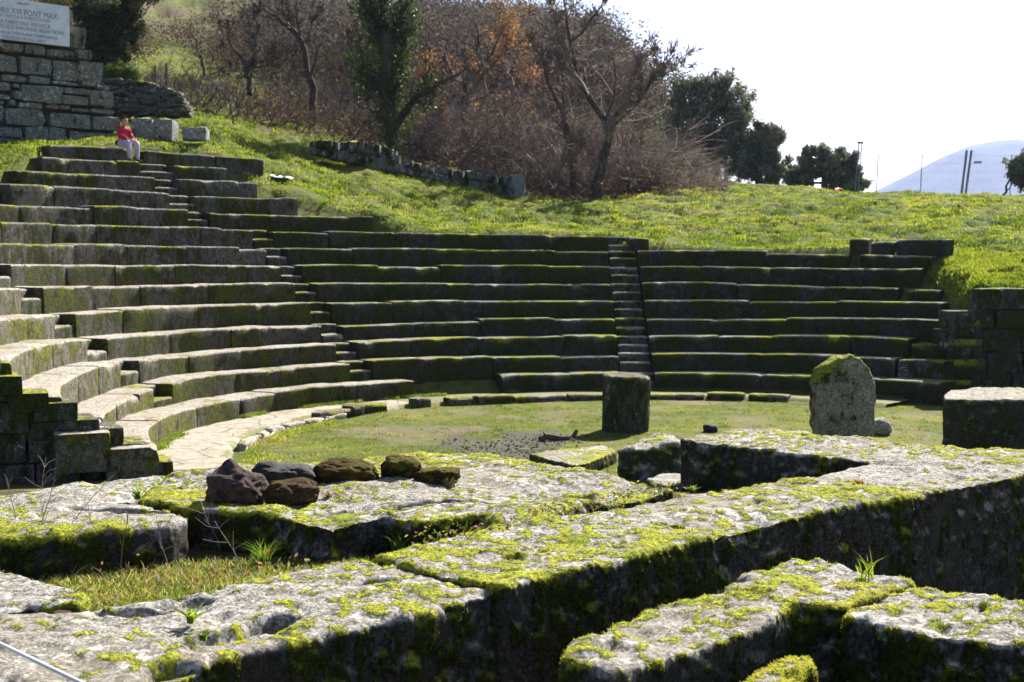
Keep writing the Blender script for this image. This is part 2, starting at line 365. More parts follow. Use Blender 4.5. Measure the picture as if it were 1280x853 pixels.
# ------------------------------------------------------------------ curved blocks for the seats
def ring_block(Ra, Rb, t0, t1, z0, ztop, jr=0, jz=0, seed=0, edge=.032, wob=.018):
    """one curved stone: front face at Ra, back at Rb, ztop(theta) gives its top"""
    n = max(3, int(abs(t1 - t0) * math.pi / 180 * Ra / .11)); th = np.linspace(t0, t1, n + 1)
    zt = ztop(th) + jz
    prof = [(0, -1, 0), (0, .25, 0), (0, .5, 0), (0, .75, 0), (0, 1, -edge * 1.3), (edge * .28, 1, -edge * .42), (edge * .9, 1, -edge * .05)]
    W = Rb - Ra
    for q in (.18, .34, .55, .8, 1.0): prof.append((max(W * q, edge), 1, 0))
    prof.append((W, -1, 0))
    V = np.zeros((n + 1, len(prof), 3)); H = zt - z0
    endr = np.zeros(n + 1); endr[0] = endr[-1] = 1
    for j, (dr, f, dz) in enumerate(prof):
        z = z0 + H * max(f, 0) + dz if f >= 0 else np.full(n + 1, z0)
        if f == .25 or f == .5 or f == .75: z = z0 + H * f
        r = Ra + jr + dr + (endr * .016 if dr < .2 else 0)
        x, y = pol(th, r); V[:, j] = np.stack([x, y, z - endr * (.014 if f == 1 else 0)], -1)
    P = V.reshape(-1, 3); nn = fbm(P + seed * 3.1, 2.2, 4, 5)[:, None]
    a = np.radians(np.repeat(th, len(prof)))
    out_ = np.stack([-np.sin(a), -np.cos(a), np.zeros_like(a)], -1)
    fr = np.tile(np.array([1.0 if (dr < .1 and f >= 0) else 0 for dr, f, dz in prof]), n + 1)[:, None]
    tp = np.tile(np.array([1.0 if f == 1 else 0 for dr, f, dz in prof]), n + 1)[:, None]
    P = P + out_ * fr * nn * wob * 1.7
    chip = np.clip(fbm(P + seed, 3.3, 3, 9)[:, None] - .22, 0, 1)
    P[:, 2:] += tp * (fbm(P + 7, 1.7, 3, 6)[:, None] * wob * 1.1 - chip * .10 * fr)
    P = P - out_ * fr * tp * chip * .10
    m_ = len(prof); ii, jj = np.meshgrid(np.arange(n), np.arange(m_), indexing='ij'); q = ii * m_ + jj; q2 = ii * m_ + (jj + 1) % m_
    F = np.stack([q, q + m_, q2 + m_, q2], -1).reshape(-1, 4)
    caps = []
    for e in (0, n):
        base = e * m_
        for j in range(1, m_ - 1):
            t = (base, base + j, base + j + 1); caps.append(t if e == 0 else t[::-1])
    return P, F, np.array(caps)
class Acc:
    def __init__(s): s.V = []; s.Q = []; s.T = []; s.n = 0; s.A = []
    def add(s, V, Q=None, T=None, a=None):
        V = np.asarray(V, float)
        s.V.append(V)
        if Q is not None and len(Q): s.Q.append(np.asarray(Q) + s.n)
        if T is not None and len(T): s.T.append(np.asarray(T) + s.n)
        if a is not None: s.A.append(np.broadcast_to(np.asarray(a, float), (len(V), 3)))
        s.n += len(V)
    def mesh(s, name):
        F = []
        if s.Q: F.append(np.concatenate(s.Q))
        if s.T: F.append(np.concatenate(s.T))
        return mesh_from(name, np.concatenate(s.V), F, tint=np.concatenate(s.A) if s.A else None)
def auto_smooth(o, ang=40):
    o.data.set_sharp_from_angle(angle=R(ang)) if hasattr(o.data, 'set_sharp_from_angle') else None

ORD = ['', 'lowest', 'second', 'third', 'fourth', 'fifth', 'sixth', 'seventh', 'eighth', 'ninth', 'tenth', 'eleventh', 'twelfth', 'thirteenth', 'topmost']
rr = random.Random(5)
def seat_row(k, t0, t1, where, mean=1.9, label=None, skip=(), mat='seat', jit=1.0):
    acc = Acc(); t = t0; i = 0; degm = 180 / math.pi / rad(k)
    while t < t1 - .05:
        L = rr.uniform(.65, 1.35) * mean * degm; e = min(t + L, t1)
        if t1 - e < .5 * degm: e = t1
        jr = rr.uniform(-.022, .022) * jit; jz = rr.uniform(-.016, .016) * jit
        if rr.random() < .08 * jit: jr += .05; jz -= .04
        mid = (t + e) / 2
        if not any(a < mid < b_ for a, b_ in skip):
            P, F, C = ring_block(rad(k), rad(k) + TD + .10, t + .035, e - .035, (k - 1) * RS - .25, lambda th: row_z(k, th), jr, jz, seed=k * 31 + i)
            acc.add(P, F, C)
        t = e; i += 1
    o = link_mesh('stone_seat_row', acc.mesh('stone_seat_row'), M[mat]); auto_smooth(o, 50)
    tag(o, label or ('curved stone seat row, %s from the bottom, in the block %s' % (ORD[k], where)).replace('lowest from the bottom', 'the lowest').replace('topmost from the bottom', 'the topmost'), 'seat row', 'curved stone seat rows of the theatre')
    return o
SW = .38   # half width of a stairway
def half(k): return SW / rad(k) * 180 / math.pi
SL, SF = -40.5, -79.5
ENDL = -116
for k in range(1, 15):
    h = half(k)
    # far left block, beside the stepped end wall
    if k <= 9: seat_row(k, ENDL + (2 if k > 2 else 0), SF - (h if k > 1 else -.02), 'beside the stepped end wall', 1.5, jit=.45)
    # left block
    sl = SL - (0 if k > 4 else 1.5 * (5 - k) / 4)
    lo = SF + h
    hi = sl - h * .76
    if k == 1: lo, hi = SF + .02, th_of(517, 1)
    if k == 10: hi = th_of(236, k)
    if k == 11: lo, hi = th_of(14, k), th_of(214, k)
    if k == 12: lo, hi = th_of(27, k), th_of(195, k)
    if k == 13: lo, hi = th_of(55, k), th_of(177, k)
    if k == 14: lo, hi = th_of(68, k), th_of(166, k)
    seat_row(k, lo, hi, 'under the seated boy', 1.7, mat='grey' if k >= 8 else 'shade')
    # middle block
    lo2, hi2 = sl + h * .76, -h
    if k == 1: lo2 = th_of(552, 1)
    if k >= 10: lo2 = {10: th_of(262, 10), 11: th_of(246, 11), 12: th_of(225, 12), 13: th_of(219, 13), 14: th_of(187, 14)}[k]
    if k >= 10: hi2 = {10: th_of(467, 10), 11: th_of(373, 11), 12: th_of(323, 12), 13: th_of(285, 13), 14: th_of(330, 14)}[k]
    seat_row(k, lo2, hi2, 'left of the central stairway', 1.9, jit=1.7, mat='grey' if k >= 11 else 'shaded', skip=[(th_of(572, 1), th_of(600, 1))] if k == 1 else ())
    if k <= 8:
        end = {1: 1178, 2: 1120, 3: 1137, 4: 1210, 5: 1179, 6: 1123, 7: 1151, 8: 1061}[k]
        seat_row(k, h, th_of(end, k), 'right of the central stairway', 1.9, jit=1.7, mat='shaded')
def loose_ring(k, p0, p1, label, dz=0, dr=0, hgt=.5, group=None, mat='shaded'):
    acc = Acc(); P, F, C = ring_block(rad(k) + dr, rad(k) + dr + .6, th_of(p0, k), th_of(p1, k), k * RS - hgt + dz, lambda th: row_z(k, th) + dz, 0, 0, seed=p0)
    acc.add(P, F, C); o = link_mesh('stone_block', acc.mesh('stone_block'), M[mat]); auto_smooth(o, 50)
    return tag(o, label, 'stone block', group)
GB = 'loose blocks at the ragged end of the seats'
loose_ring(9, 786, 811, 'short upright block at the top of the central stairway', -.03, -.05, .7)
loose_ring(9, 1063, 1087, 'small square block crowning the right end of the seats', .06, -.1, .7, GB)
loose_ring(9, 1090, 1119, 'tilted pale block between square and long blocks above right seats', -.02, -.1, .7, GB)
loose_ring(9, 1122, 1185, 'long dark block at far right of the top seats', .03, -.12, .9, GB)
loose_ring(8, 1075, 1165, 'detached block ending the top right seat row', -.02, 0, .5, GB)
loose_ring(6, 1134, 1174, 'low mossy block ending the sixth seat row at right', -.04, .05, .5, GB)
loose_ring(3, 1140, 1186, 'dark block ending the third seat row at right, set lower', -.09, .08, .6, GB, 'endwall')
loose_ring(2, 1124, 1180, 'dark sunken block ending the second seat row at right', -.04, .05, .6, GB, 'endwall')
# stairways cut into the seats: every row has a half-height step in front of its full tread
def stairway(thc, kmax, label, jog=0, kmin=1):
    root = empty('stone_stairway', (*pol(thc, R1), 0.0))
    for k in range(kmin, kmax + 1):
        c = thc - (0 if k > 4 else jog * (5 - k) / 4)
        h = half(k) * (.76 if jog else 1) - .15; acc = Acc()
        if jog and k >= 10:
            pa, pb = {10: (236, 262), 11: (214, 246), 12: (195, 225), 13: (177, 219)}[k]; c = (th_of(pa, k) + th_of(pb, k)) / 2; h = (th_of(pb, k) - th_of(pa, k)) / 2 - .1
        zt = lambda th, c=c, k=k: np.full_like(th, float(row_z(k, c)))
        P, F, C = ring_block(rad(k) + .02, rad(k) + TD * .5 + .04, c - h, c + h, (k - 1) * RS - .2, lambda th: zt(th) - RS / 2, rr.uniform(-.02, .02), rr.uniform(-.02, .02), seed=k + 77, edge=.035)
        acc.add(P, F, C)
        P, F, C = ring_block(rad(k) + TD * .5, rad(k) + TD + .06, c - h, c + h, (k - 1) * RS - .2, lambda th: zt(th), 0, rr.uniform(-.03, 0), seed=k + 99, edge=.03)
        acc.add(P, F, C)
        o = link_mesh('step', acc.mesh('step'), M['step'], root); auto_smooth(o, 50)
    tag(root, label, 'stairway', 'stairways cut through the seats')
stairway(0, 9, 'central stone stairway climbing between the middle and right seats')
stairway(SL, 13, 'stone stairway climbing diagonally to the right of the seated boy', 1.5, 2)
stairway(SF, 9, 'short notched steps in the curve next to the stepped end wall', 0, 2)

# ------------------------------------------------------------------ straight stones: polygon prisms, voxel remeshed and weathered
def prism_obj(polys, vox=.02, smooth_it=6, name='tmp'):
    """polys: list of (top polygon [(x,y)], ztop or list, zbottom) fused into one skin"""
    bm = bmesh.new()
    for pts, zt, zb in polys:
        zt = zt if hasattr(zt, '__len__') else [zt] * len(pts)
        top = [bm.verts.new((x, y, z)) for (x, y), z in zip(pts, zt)]; bot = [bm.verts.new((x, y, zb)) for x, y in pts]
        n = len(pts); bm.faces.new(top); bm.faces.new(bot[::-1])
        for i in range(n): bm.faces.new((top[i], bot[i], bot[(i + 1) % n], top[(i + 1) % n]))
    bmesh.ops.recalc_face_normals(bm, faces=bm.faces); bmesh.ops.triangulate(bm, faces=bm.faces)
    me = bpy.data.meshes.new(name); bm.to_mesh(me); bm.free()
    o = bpy.data.objects.new(name, me); COL.objects.link(o)
    md = o.modifiers.new('r', 'REMESH'); md.mode = 'VOXEL'; md.voxel_size = vox
    if smooth_it:
        sm = o.modifiers.new('s', 'SMOOTH'); sm.factor = .5; sm.iterations = smooth_it
    dg = bpy.context.evaluated_depsgraph_get(); me2 = bpy.data.meshes.new_from_object(o.evaluated_get(dg))
    bpy.data.objects.remove(o); bpy.data.meshes.remove(me)
    return me2
def get_vn(me):
    n = len(me.vertices); V = np.empty(n * 3, np.float32); N = np.empty(n * 3, np.float32)
    me.vertices.foreach_get('co', V); me.vertex_normals.foreach_get('vector', N)
    return V.reshape(-1, 3).astype(float), N.reshape(-1, 3).astype(float)
def weather(me, amp=(.035, .02, .009), moss=.5, vm=.35, mscale=1.0, seed=0, edge_moss=.25, hollows=(), mosspad=.008, bare=(), topz=None):
    V, N = get_vn(me)
    d = amp[0] * fbm(V + seed, 1.6, 3, seed) + amp[1] * fbm(V + seed, 6, 3, seed + 3) + amp[2] * fbm(V, 22, 3, seed + 5)
    pit = np.clip(fbm(V, 9, 3, seed + 7) - .28, 0, 1); d -= pit * .05
    for hx, hy, hr, hd, el, ang in hollows:
        ca, sa = math.cos(ang), math.sin(ang); u = (V[:, 0] - hx) * ca + (V[:, 1] - hy) * sa; v = -(V[:, 0] - hx) * sa + (V[:, 1] - hy) * ca
        rr_ = np.hypot(u / el, v) / hr + .25 * fbm(V, 9, 2, 4)
        d -= (1 - sstep(rr_, .55, 1.1)) * hd * (N[:, 2] > .2)
    up = sstep(N[:, 2], .2, .8); edge = np.exp(-((N[:, 2] - .6) / .25) ** 2)
    Q = V * np.array([1, 1, .55])
    base = fbm(Q, 17 * mscale, 4, seed + 11, .66); low = fbm(V, 1.4, 3, seed + 12)
    cov = (moss - .07) * up + (vm + .10) * (1 - up) + edge_moss * edge
    if topz: cov = cov + .75 * sstep(V[:, 2] + .12 * low, topz - .12, topz + .12)
    for bx, by, br in bare: cov = cov - .8 * (1 - sstep(np.hypot(V[:, 0] - bx, V[:, 1] - by) / br + .4 * low, .7, 1.2))
    mo = sstep(base + .62 * low + (cov - .5) * 1.0, -.04, .26)
    d += mo * mosspad * (1.0 + .8 * fbm(V, 30, 2, seed + 14))
    V2 = V + N * d[:, None]
    me.vertices.foreach_set('co', V2.astype(np.float32).ravel())
    me['n_moss'] = int((mo > .6).sum())
    a = me.attributes.new('moss', 'FLOAT', 'POINT'); a.data.foreach_set('value', mo.astype(np.float32)); me.update()
    return me
def px_poly(pts, z): return [tuple(at(x, y, z=z)[:2]) for x, y in pts]
def stone(name, polys, label, cat='stone block', group=None, mat='near', vox=.02, sm=22, **kw):
    me = weather(prism_obj(polys, vox, sm, name), **kw)
    o = tag(link_mesh(name, me, M[mat]), label, cat, group)
    if vox < .018: moss_fuzz(o, int(9000 + 40000 * kw.get('moss', .4)), kw['seed'])
    return o

def moss_fuzz(o, n, seed, hgt=.0055, maxd=10.0):
    """short upright moss shoots growing on the mossy skin of a near block"""
    me = o.data; rng = np.random.default_rng(seed); V, N = get_vn(me); mo = np.empty(len(V), np.float32); me.attributes['moss'].data.foreach_get('value', mo)
    dist = np.linalg.norm(V - EYE, axis=1); k = np.where((mo > .45) & (N[:, 2] > -.1) & (dist < maxd))[0]
    if not len(k): return
    k = rng.choice(k, n); P = V[k] + rng.normal(0, .006, (n, 3)) * (1 - np.abs(N[k])); nn = N[k] + rng.normal(0, .45, (n, 3)) + np.array([0, 0, .35]); nn /= np.linalg.norm(nn, axis=1, keepdims=True)
    t = np.cross(nn, rng.normal(0, 1, (n, 3))); t /= np.linalg.norm(t, axis=1, keepdims=True); h = hgt * rng.uniform(.4, 1.3, (n, 1)); w = .0022
    W = np.stack([P - t * w - nn * .003, P + t * w - nn * .003, P + nn * h], 1).reshape(-1, 3)
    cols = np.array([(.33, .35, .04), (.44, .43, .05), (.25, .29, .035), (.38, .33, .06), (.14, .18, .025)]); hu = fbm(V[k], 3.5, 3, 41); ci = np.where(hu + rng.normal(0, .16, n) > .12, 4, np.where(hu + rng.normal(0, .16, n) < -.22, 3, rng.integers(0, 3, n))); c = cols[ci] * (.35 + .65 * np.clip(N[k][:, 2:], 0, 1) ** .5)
    f = link_mesh('moss', mesh_from('moss', W, np.arange(n * 3).reshape(-1, 3), tint=np.repeat(c, 3, 0)), M['grass'], o, False); tag(f, kind='stuff')
GW = 'blocks of the long stage wall'
hN = [(*at(372 / 2, 752, z=1.8)[:2], 0, 0, 1, 0)]
def hol(px, py, r, dep, el=1.0, ang=.78): p = at(px, py, z=1.8); return (p[0], p[1], r, dep, el, ang)
stone('wall_block', [(px_poly([(624,736),(530,765),(470,778),(405,793),(300,815),(215,842),(120,872),(-140,950),(-220,830),(-60,782),(0,771),(90,768),(190,752),(300,725),(450,699),(500,707)], 1.8), 1.8, .7)],
      'pale lichened near block of the long wall, with hollows, beside white rope', group=GW, vox=.0135, seed=1, moss=.42, vm=.42, edge_moss=.12,
      hollows=[hol(462, 725, .05, .06, 1.8), hol(232, 752, .06, .07, 2.2, .6), hol(335, 778, .07, .10, 1.8, .9), hol(250, 800, .09, .06, 2.0, .9), hol(170, 765, .05, .05, 3, .3), hol(215, 838, .08, .08, 1.3, .5)])
stone('wall_block', [(px_poly([(626,736),(690,717),(765,704),(840,683),(905,668),(960,653),(1015,643),(1070,633),(1138,621),(1085,606),(1004,598),(885,613),(790,629),(640,655),(500,691),(470,697),(503,707)], 1.81), 1.81, .75)],
      'long moss covered middle block of the wall running through the foreground', group=GW, vox=.0135, seed=2, moss=.67, vm=.44, edge_moss=.35, hollows=[hol(840, 659, .02, .05, 10, -.9)])
stone('wall_block', [(px_poly([(1142,621),(1200,607),(1280,591),(1420,563),(1520,548),(1440,538),(1280,560),(1160,557),(1087,577),(1008,597),(1088,606)], 1.81), 1.81, .75),
      (px_poly([(848,547),(920,534),(1090,550),(1165,557),(1150,580),(1085,577)], 1.81), 1.81, .75)],
      'pale sunlit end block of the long wall, turning back into a cross wall', group=GW, vox=.016, seed=3, moss=.46, vm=.36, edge_moss=.12)
GK = 'broken blocks lying at the front corner'
stone('fallen_block', [(px_poly([(706,822),(725,797),(762,777),(815,757),(905,737),(942,713),(987,702),(1040,704),(1144,728),(1080,750),(1060,758),(985,755),(976,768),(930,791),(885,807),(827,824),(760,842)], 1.8), 1.8, .8)],
      'rounded mossy block with a blunt nose in the front right corner', group=GK, vox=.0135, seed=4, moss=.52, vm=.46, edge_moss=.35)
stone('fallen_block', [(px_poly([(1052,764),(1064,746),(1120,727),(1280,750),(1440,778),(1420,838),(1280,803),(1235,796),(1166,789)], 1.8), 1.79, .8)],
      'flat mossy block at the right edge, butted against the blunt nosed block', group=GK, vox=.0135, seed=5, moss=.5, vm=.50, edge_moss=.30)
stone('fallen_block', [(px_poly([(880,880),(932,845),(985,818),(1012,815),(1018,830),(985,865),(940,900)], 1.72), 1.72, .8)],
      'small stub thick with bright moss at bottom edge, in front of block', group=GK, vox=.0135, seed=6, moss=.72, vm=.6, edge_moss=.4)
GP = 'slabs of the stage platform'
stone('platform_slab', [(px_poly([(238,633),(293,639),(338,642),(380,650),(414,656),(482,642),(521,650),(600,645),(640,660),(690,645),(735,628),(757,631),(804,621),(846,608),(800,603),(752,594),(710,587),(663,580),(640,575),(530,564),(470,568),(380,577),(300,583),(215,593),(170,622)], 1.77), 1.77, .9)],
      'large moss patched platform slab carrying the six lava rocks', group=GP, vox=.016, seed=7, moss=.58, vm=.4, edge_moss=.2, amp=(.05, .02, .006),
      hollows=[hol(560, 622, .05, .05, 8, .1), hol(710, 612, .10, .06, 2, .7), hol(450, 628, .05, .04, 5, .1)])
stone('platform_slab', [(px_poly([(-200,690),(0,673),(68,670),(140,662),(211,656),(236,648),(232,640),(168,624),(213,594),(165,598),(100,604),(0,620),(-200,645)], 1.76), 1.76, .9)],
      'left platform slab with dry stalks in front, ending at the stepped wall', group=GP, vox=.016, seed=8, moss=.56, vm=.36, edge_moss=.15, amp=(.04, .02, .006),
      hollows=[hol(180, 628, .05, .05, 8, -.1)])
stone('wall_block', [(px_poly([(-200,712),(0,705),(40,716),(80,730),(112,746),(95,756),(40,758),(-10,768),(-200,800)], 1.76), 1.76, .9)],
      'small worn block at the left edge behind the rope', group=GP, vox=.0135, seed=9, moss=.28, vm=.4, edge_moss=.1)
# stones standing in the orchestra
stone('low_block', [(px_poly([(661,567),(722,559),(757,557),(770,564),(736,578),(719,581),(690,575)], .18), .18, -.3)],
      'low flat block with yellow moss, left of the dark mossy block', vox=.03, sm=5, seed=10, moss=.66, vm=.4)
stone('low_block', [(px_poly([(773,555),(818,543),(850,548),(850,556),(842,555),(800,556)], .5), [.40, .50, .47, .47, .5, .42], -.3)],
      'dark mossy block standing between low flat block and the cross wall', vox=.03, sm=10, seed=11, moss=.3, vm=.6, amp=(.09, .05, .02))
stone('low_block', [(px_poly([(806,598),(826,592),(850,592),(856,600),(830,606)], .30), .30, -.2)],
      'pinkish flat stone half hidden beside the cross wall', vox=.03, sm=5, seed=12, moss=.1, vm=.2)
stone('square_block', [(px_poly([(1180,495),(1188,488),(1225,485),(1350,485),(1400,500),(1260,500),(1182,499)], .93), .93, -.2)],
      'big squared lichened block standing on the grass at the right edge', vox=.03, sm=5, seed=13, moss=.3, vm=.42, edge_moss=.2)
c0_ = at(783, 542, z=0, d=None); c0_ = np.array([(783 - 640) / FPX * 24.3, 24.3])
ang = np.linspace(0, 2 * math.pi, 24, endpoint=False)
stone('column_drum', [([(c0_[0] + .425 * math.cos(t), c0_[1] + .425 * math.sin(t)) for t in ang], [1.0 - .02 * math.cos(t) for t in ang], -.15)],
      'upright stump of a round column standing alone on the orchestra grass', 'column drum', vox=.03, seed=14, moss=.12, vm=.5, edge_moss=.1, sm=6, mat='stump')
# standing stele: outline extruded in depth
def outline_stone(name, outl, d, thick, label, cat, mat, vox=.03, turn=0, z_in=.15, **kw):
    bm = bmesh.new(); pts = [at(x, y, d=d) for x, y in outl]; cxm = sum(p[0] for p in pts) / len(pts)
    ca, sa = math.cos(turn), math.sin(turn); rows = []
    for off in (-thick / 2, thick / 2):
        rows.append([bm.verts.new((cxm + (p[0] - cxm) * ca - off * sa, d + (p[0] - cxm) * sa + off * ca, p[2])) for p in pts])
    bm.faces.new(rows[0]); bm.faces.new(rows[1][::-1]); n = len(pts)
    for i in range(n): bm.faces.new((rows[0][i], rows[1][i], rows[1][(i + 1) % n], rows[0][(i + 1) % n]))
    bmesh.ops.recalc_face_normals(bm, faces=bm.faces); bmesh.ops.triangulate(bm, faces=bm.faces)
    me = bpy.data.meshes.new('t'); bm.to_mesh(me); bm.free(); o = bpy.data.objects.new('t', me); COL.objects.link(o)
    md = o.modifiers.new('r', 'REMESH'); md.mode = 'VOXEL'; md.voxel_size = vox
    s_ = o.modifiers.new('s', 'SMOOTH'); s_.iterations = 5
    me2 = bpy.data.meshes.new_from_object(o.evaluated_get(bpy.context.evaluated_depsgraph_get())); bpy.data.objects.remove(o)
    weather(me2, **kw); return tag(link_mesh(name, me2, M[mat]), label, cat)
outline_stone('standing_stone', [(1018,575),(1016,500),(1018,480),(1027,462),(1042,449),(1058,446),(1070,450),(1080,462),(1087,478),(1089,500),(1086,575)], 22.3, .5,
              'tall round topped standing stone with moss cap on orchestra grass', 'standing stone', 'stele', turn=.12, seed=15, moss=1.0, vm=.3, edge_moss=.5, amp=(.07, .04, .015), mscale=.4, mosspad=.03, topz=1.12)
# right end wall
root = empty('end_wall', (10.6, 29.8, .1))
rr2 = random.Random(3)
def course_wall(root, name, d0, px0, px1, tops, base_y, mat, thick=.7, course=.46, slope=0):
    acc = Acc()
    z = at(640, base_y, d=d0)[2]; zi = 0
    zt = max(at(640, y, d=d0)[2] for _, _, y in tops)
    while z < zt - .05:
        hgt = course * rr2.uniform(.85, 1.15); x = at(px0, 300, d=d0)[0]; xe = at(px1, 300, d=d0)[0]
        x -= rr2.uniform(0, .4)
        while x < xe:
            w = rr2.uniform(.5, 1.1); px = 640 + (x + w / 2) / d0 * FPX
            lim = [at(640, y, d=d0)[2] for a, b_, y in tops if a <= px <= b_]
            if lim and z < lim[0] - .12:
                h2 = min(hgt, lim[0] - z); dy = rr2.uniform(-.03, .03)
                rounded_box(acc, (x + w / 2, d0 + dy + thick / 2, z + h2 / 2), (w - .025, thick, h2 - .02), seed=zi); zi += 1
            x += w
        z += hgt
    o = link_mesh(name, acc.mesh(name), M[mat], root); auto_smooth(o, 50); return o
def rounded_box(acc, c, s, rz=0, seed=0, wob=.02, bev=.035, tint=None, seg=.16, tilt=0):
    n = [max(2, int(q / seg)) for q in s]
    V = []; idx = {}; F = []
    def vid(i, j, k):
        key = (i, j, k)
        if key not in idx:
            idx[key] = len(V); V.append((i / n[0] - .5, j / n[1] - .5, k / n[2] - .5))
        return idx[key]
    for ax in range(3):
        u, v = (ax + 1) % 3, (ax + 2) % 3
        for side in (0, n[ax]):
            for i in range(n[u]):
                for j in range(n[v]):
                    q = []
                    for di, dj in ((0, 0), (1, 0), (1, 1), (0, 1)):
                        t = [0, 0, 0]; t[ax] = side; t[u] = i + di; t[v] = j + dj; q.append(vid(*t))
                    F.append(q if side else q[::-1])
    V = np.array(V); S = np.array(s)
    P = V * S; inner = np.maximum(S / 2 - bev, 1e-3); cl = np.clip(P, -inner, inner); dv = P - cl; L = np.linalg.norm(dv, axis=1, keepdims=True)
    # only true edges and corners are pulled in
    nn = (np.abs(dv) > 1e-6).sum(1, keepdims=True); P = np.where(nn >= 2, cl + dv / np.maximum(L, 1e-6) * bev, P)
    P = P + P / np.linalg.norm(P, axis=1, keepdims=True) * fbm(P + seed * 5.7, 2.6, 3, seed % 50)[:, None] * wob * 2
    if tilt: P[:, 2] += P[:, 0] * tilt
    ca, sa = math.cos(rz), math.sin(rz); P = np.stack([P[:, 0] * ca - P[:, 1] * sa, P[:, 0] * sa + P[:, 1] * ca, P[:, 2]], -1) + np.array(c)
    acc.add(P, np.array(F), a=tint)
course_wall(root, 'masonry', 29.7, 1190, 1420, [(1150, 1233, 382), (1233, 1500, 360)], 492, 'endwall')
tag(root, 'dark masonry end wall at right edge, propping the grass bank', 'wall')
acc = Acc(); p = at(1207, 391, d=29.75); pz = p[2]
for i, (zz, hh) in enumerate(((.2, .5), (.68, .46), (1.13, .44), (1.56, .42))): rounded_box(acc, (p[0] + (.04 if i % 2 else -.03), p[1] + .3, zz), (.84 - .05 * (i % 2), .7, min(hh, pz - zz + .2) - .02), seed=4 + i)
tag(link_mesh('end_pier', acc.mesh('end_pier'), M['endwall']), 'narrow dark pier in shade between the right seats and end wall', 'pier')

# left stepped end wall (analemma): half-height steps down towards the orchestra
STEP = [(218, 576), (187.5, 553), (156, 534), (125, 523), (99, 502), (62, 490), (29, 469), (2, 450), (-30, 432), (-70, 412), (-110, 394), (-150, 376)]
root = empty('stepped_end_wall', (*at(100, 560, d=19)[:2], 0))
W0 = np.array([-4.72, 19.05]); WD = np.array([-1.5, -.72]); WD /= np.linalg.norm(WD); WN = np.array([-WD[1], WD[0]])   # WN points to the back
if WN[1] < 0: WN = -WN
prev_s = -.02; rw = math.atan2(WD[1], WD[0]); rr3 = random.Random(9)
def wall_hit(px, py):
    r = ray(px, py); # plane through W0 with normal WN
    t = WN @ W0 / (WN @ r[:2]); q = EYE + r * t
    return (q[:2] - W0) @ WD, q[2]
ends = [wall_hit(x, y) for x, y in STEP]
for i, (s, zt) in enumerate(ends):
    s1 = ends[i + 1][0] + .22 if i + 1 < len(ends) else s + .8
    acc = Acc(); cs = (s + s1) / 2; hgt = .27
    c = W0 + WD * cs + WN * .42
    rounded_box(acc, (c[0], c[1], zt - hgt / 2), (s1 - s, .86 + rr3.uniform(-.03, .03), hgt), rz=rw, seed=i + 40, bev=.04)
    o = link_mesh('step', acc.mesh('step'), M['endwall'], root); auto_smooth(o, 50)
acc = Acc(); z = -.2; j = 0
while z < 3.2:
    h_ = rr3.uniform(.4, .55); s = -.1 + rr3.uniform(-.2, 0)
    while s < 5.6:
        w = rr3.uniform(.55, 1.0); s0 = s; s1 = s + w
        # step height limit here
        lim = 9
        for (sa, za) in ends:
            if sa <= s0 + .08: lim = za
        if ends[0][0] > s0 + .08: lim = .0
        zt = min(z + h_, lim - .26)
        if zt - z > .07:
            c = W0 + WD * (s0 + s1) / 2 + WN * (.45 + rr3.uniform(-.02, .02))
            rounded_box(acc, (c[0], c[1], (z + zt) / 2), (w - .02, .8, zt - z - .012), rz=rw, seed=j, bev=.03); j += 1
        s = s1
    z += h_
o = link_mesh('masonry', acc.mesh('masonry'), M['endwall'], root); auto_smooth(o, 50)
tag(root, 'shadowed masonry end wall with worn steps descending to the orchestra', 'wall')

# ------------------------------------------------------------------ orchestra walk and kerb stones
V = []; F = []; thv = np.linspace(-114, 41, 220); rv = np.linspace(R1 - 1.35, R1 + .15, 9)
T, RR = np.meshgrid(thv, rv, indexing='ij'); x, y = pol(T, RR); P = np.stack([x, y, 0 * x], -1).reshape(-1, 3)
P[:, 2] = .075 + .02 * fbm(P, 1.3, 3, 2)
P.reshape(220, 9, 3)[:, 0, 2] = -.1; P.reshape(220, 9, 3)[:, -1, 2] = .07
ii, jj = np.meshgrid(np.arange(219), np.arange(8), indexing='ij'); a = ii * 9 + jj
m, nt, out = new_mat('worn_paving'); b = NB(nt); geo = b.n('ShaderNodeNewGeometry'); pos = geo.outputs['Position']
n1 = b.noise(pos, 1.4, 5); n2 = b.noise(pos, 9, 7, .65); n3 = b.noise(pos, 50, 5, .7); ag = b.n('ShaderNodeAttribute', attribute_name='turfed').outputs['Fac']
c = b.mix(b.rng(n2, .3, .7), (.20, .17, .125), (.40, .345, .27)); vor = b.n('ShaderNodeTexVoronoi', feature='DISTANCE_TO_EDGE'); vor.inputs['Scale'].default_value = 1.1; b.l(pos, vor.inputs['Vector'])
c = b.mix(b.rng(vor.outputs['Distance'], .0, .03, .85, 0), c, (.07, .065, .03))
g = b.mix(b.rng(n3, .3, .7), (.06, .07, .015), (.19, .18, .04)); f_ = b.rng(b.math('ADD', b.math('ADD', ag, b.math('MULTIPLY', b.math('SUBTRACT', n1, .5), 1.5)), b.math('MULTIPLY', b.math('SUBTRACT', n2, .5), .6)), .45, .6)
c = b.mix(f_, c, g); p = b.n('ShaderNodeBsdfPrincipled'); b.l(c, p.inputs['Base Color']); p.inputs['Roughness'].default_value = .95
bp = b.n('ShaderNodeBump'); bp.inputs['Distance'].default_value = .03; b.l(b.math('ADD', n2, b.math('MULTIPLY', vor.outputs['Distance'], .5)), bp.inputs['Height']); b.l(bp.outputs[0], p.inputs['Normal']); b.l(p.outputs[0], out.inputs[0])
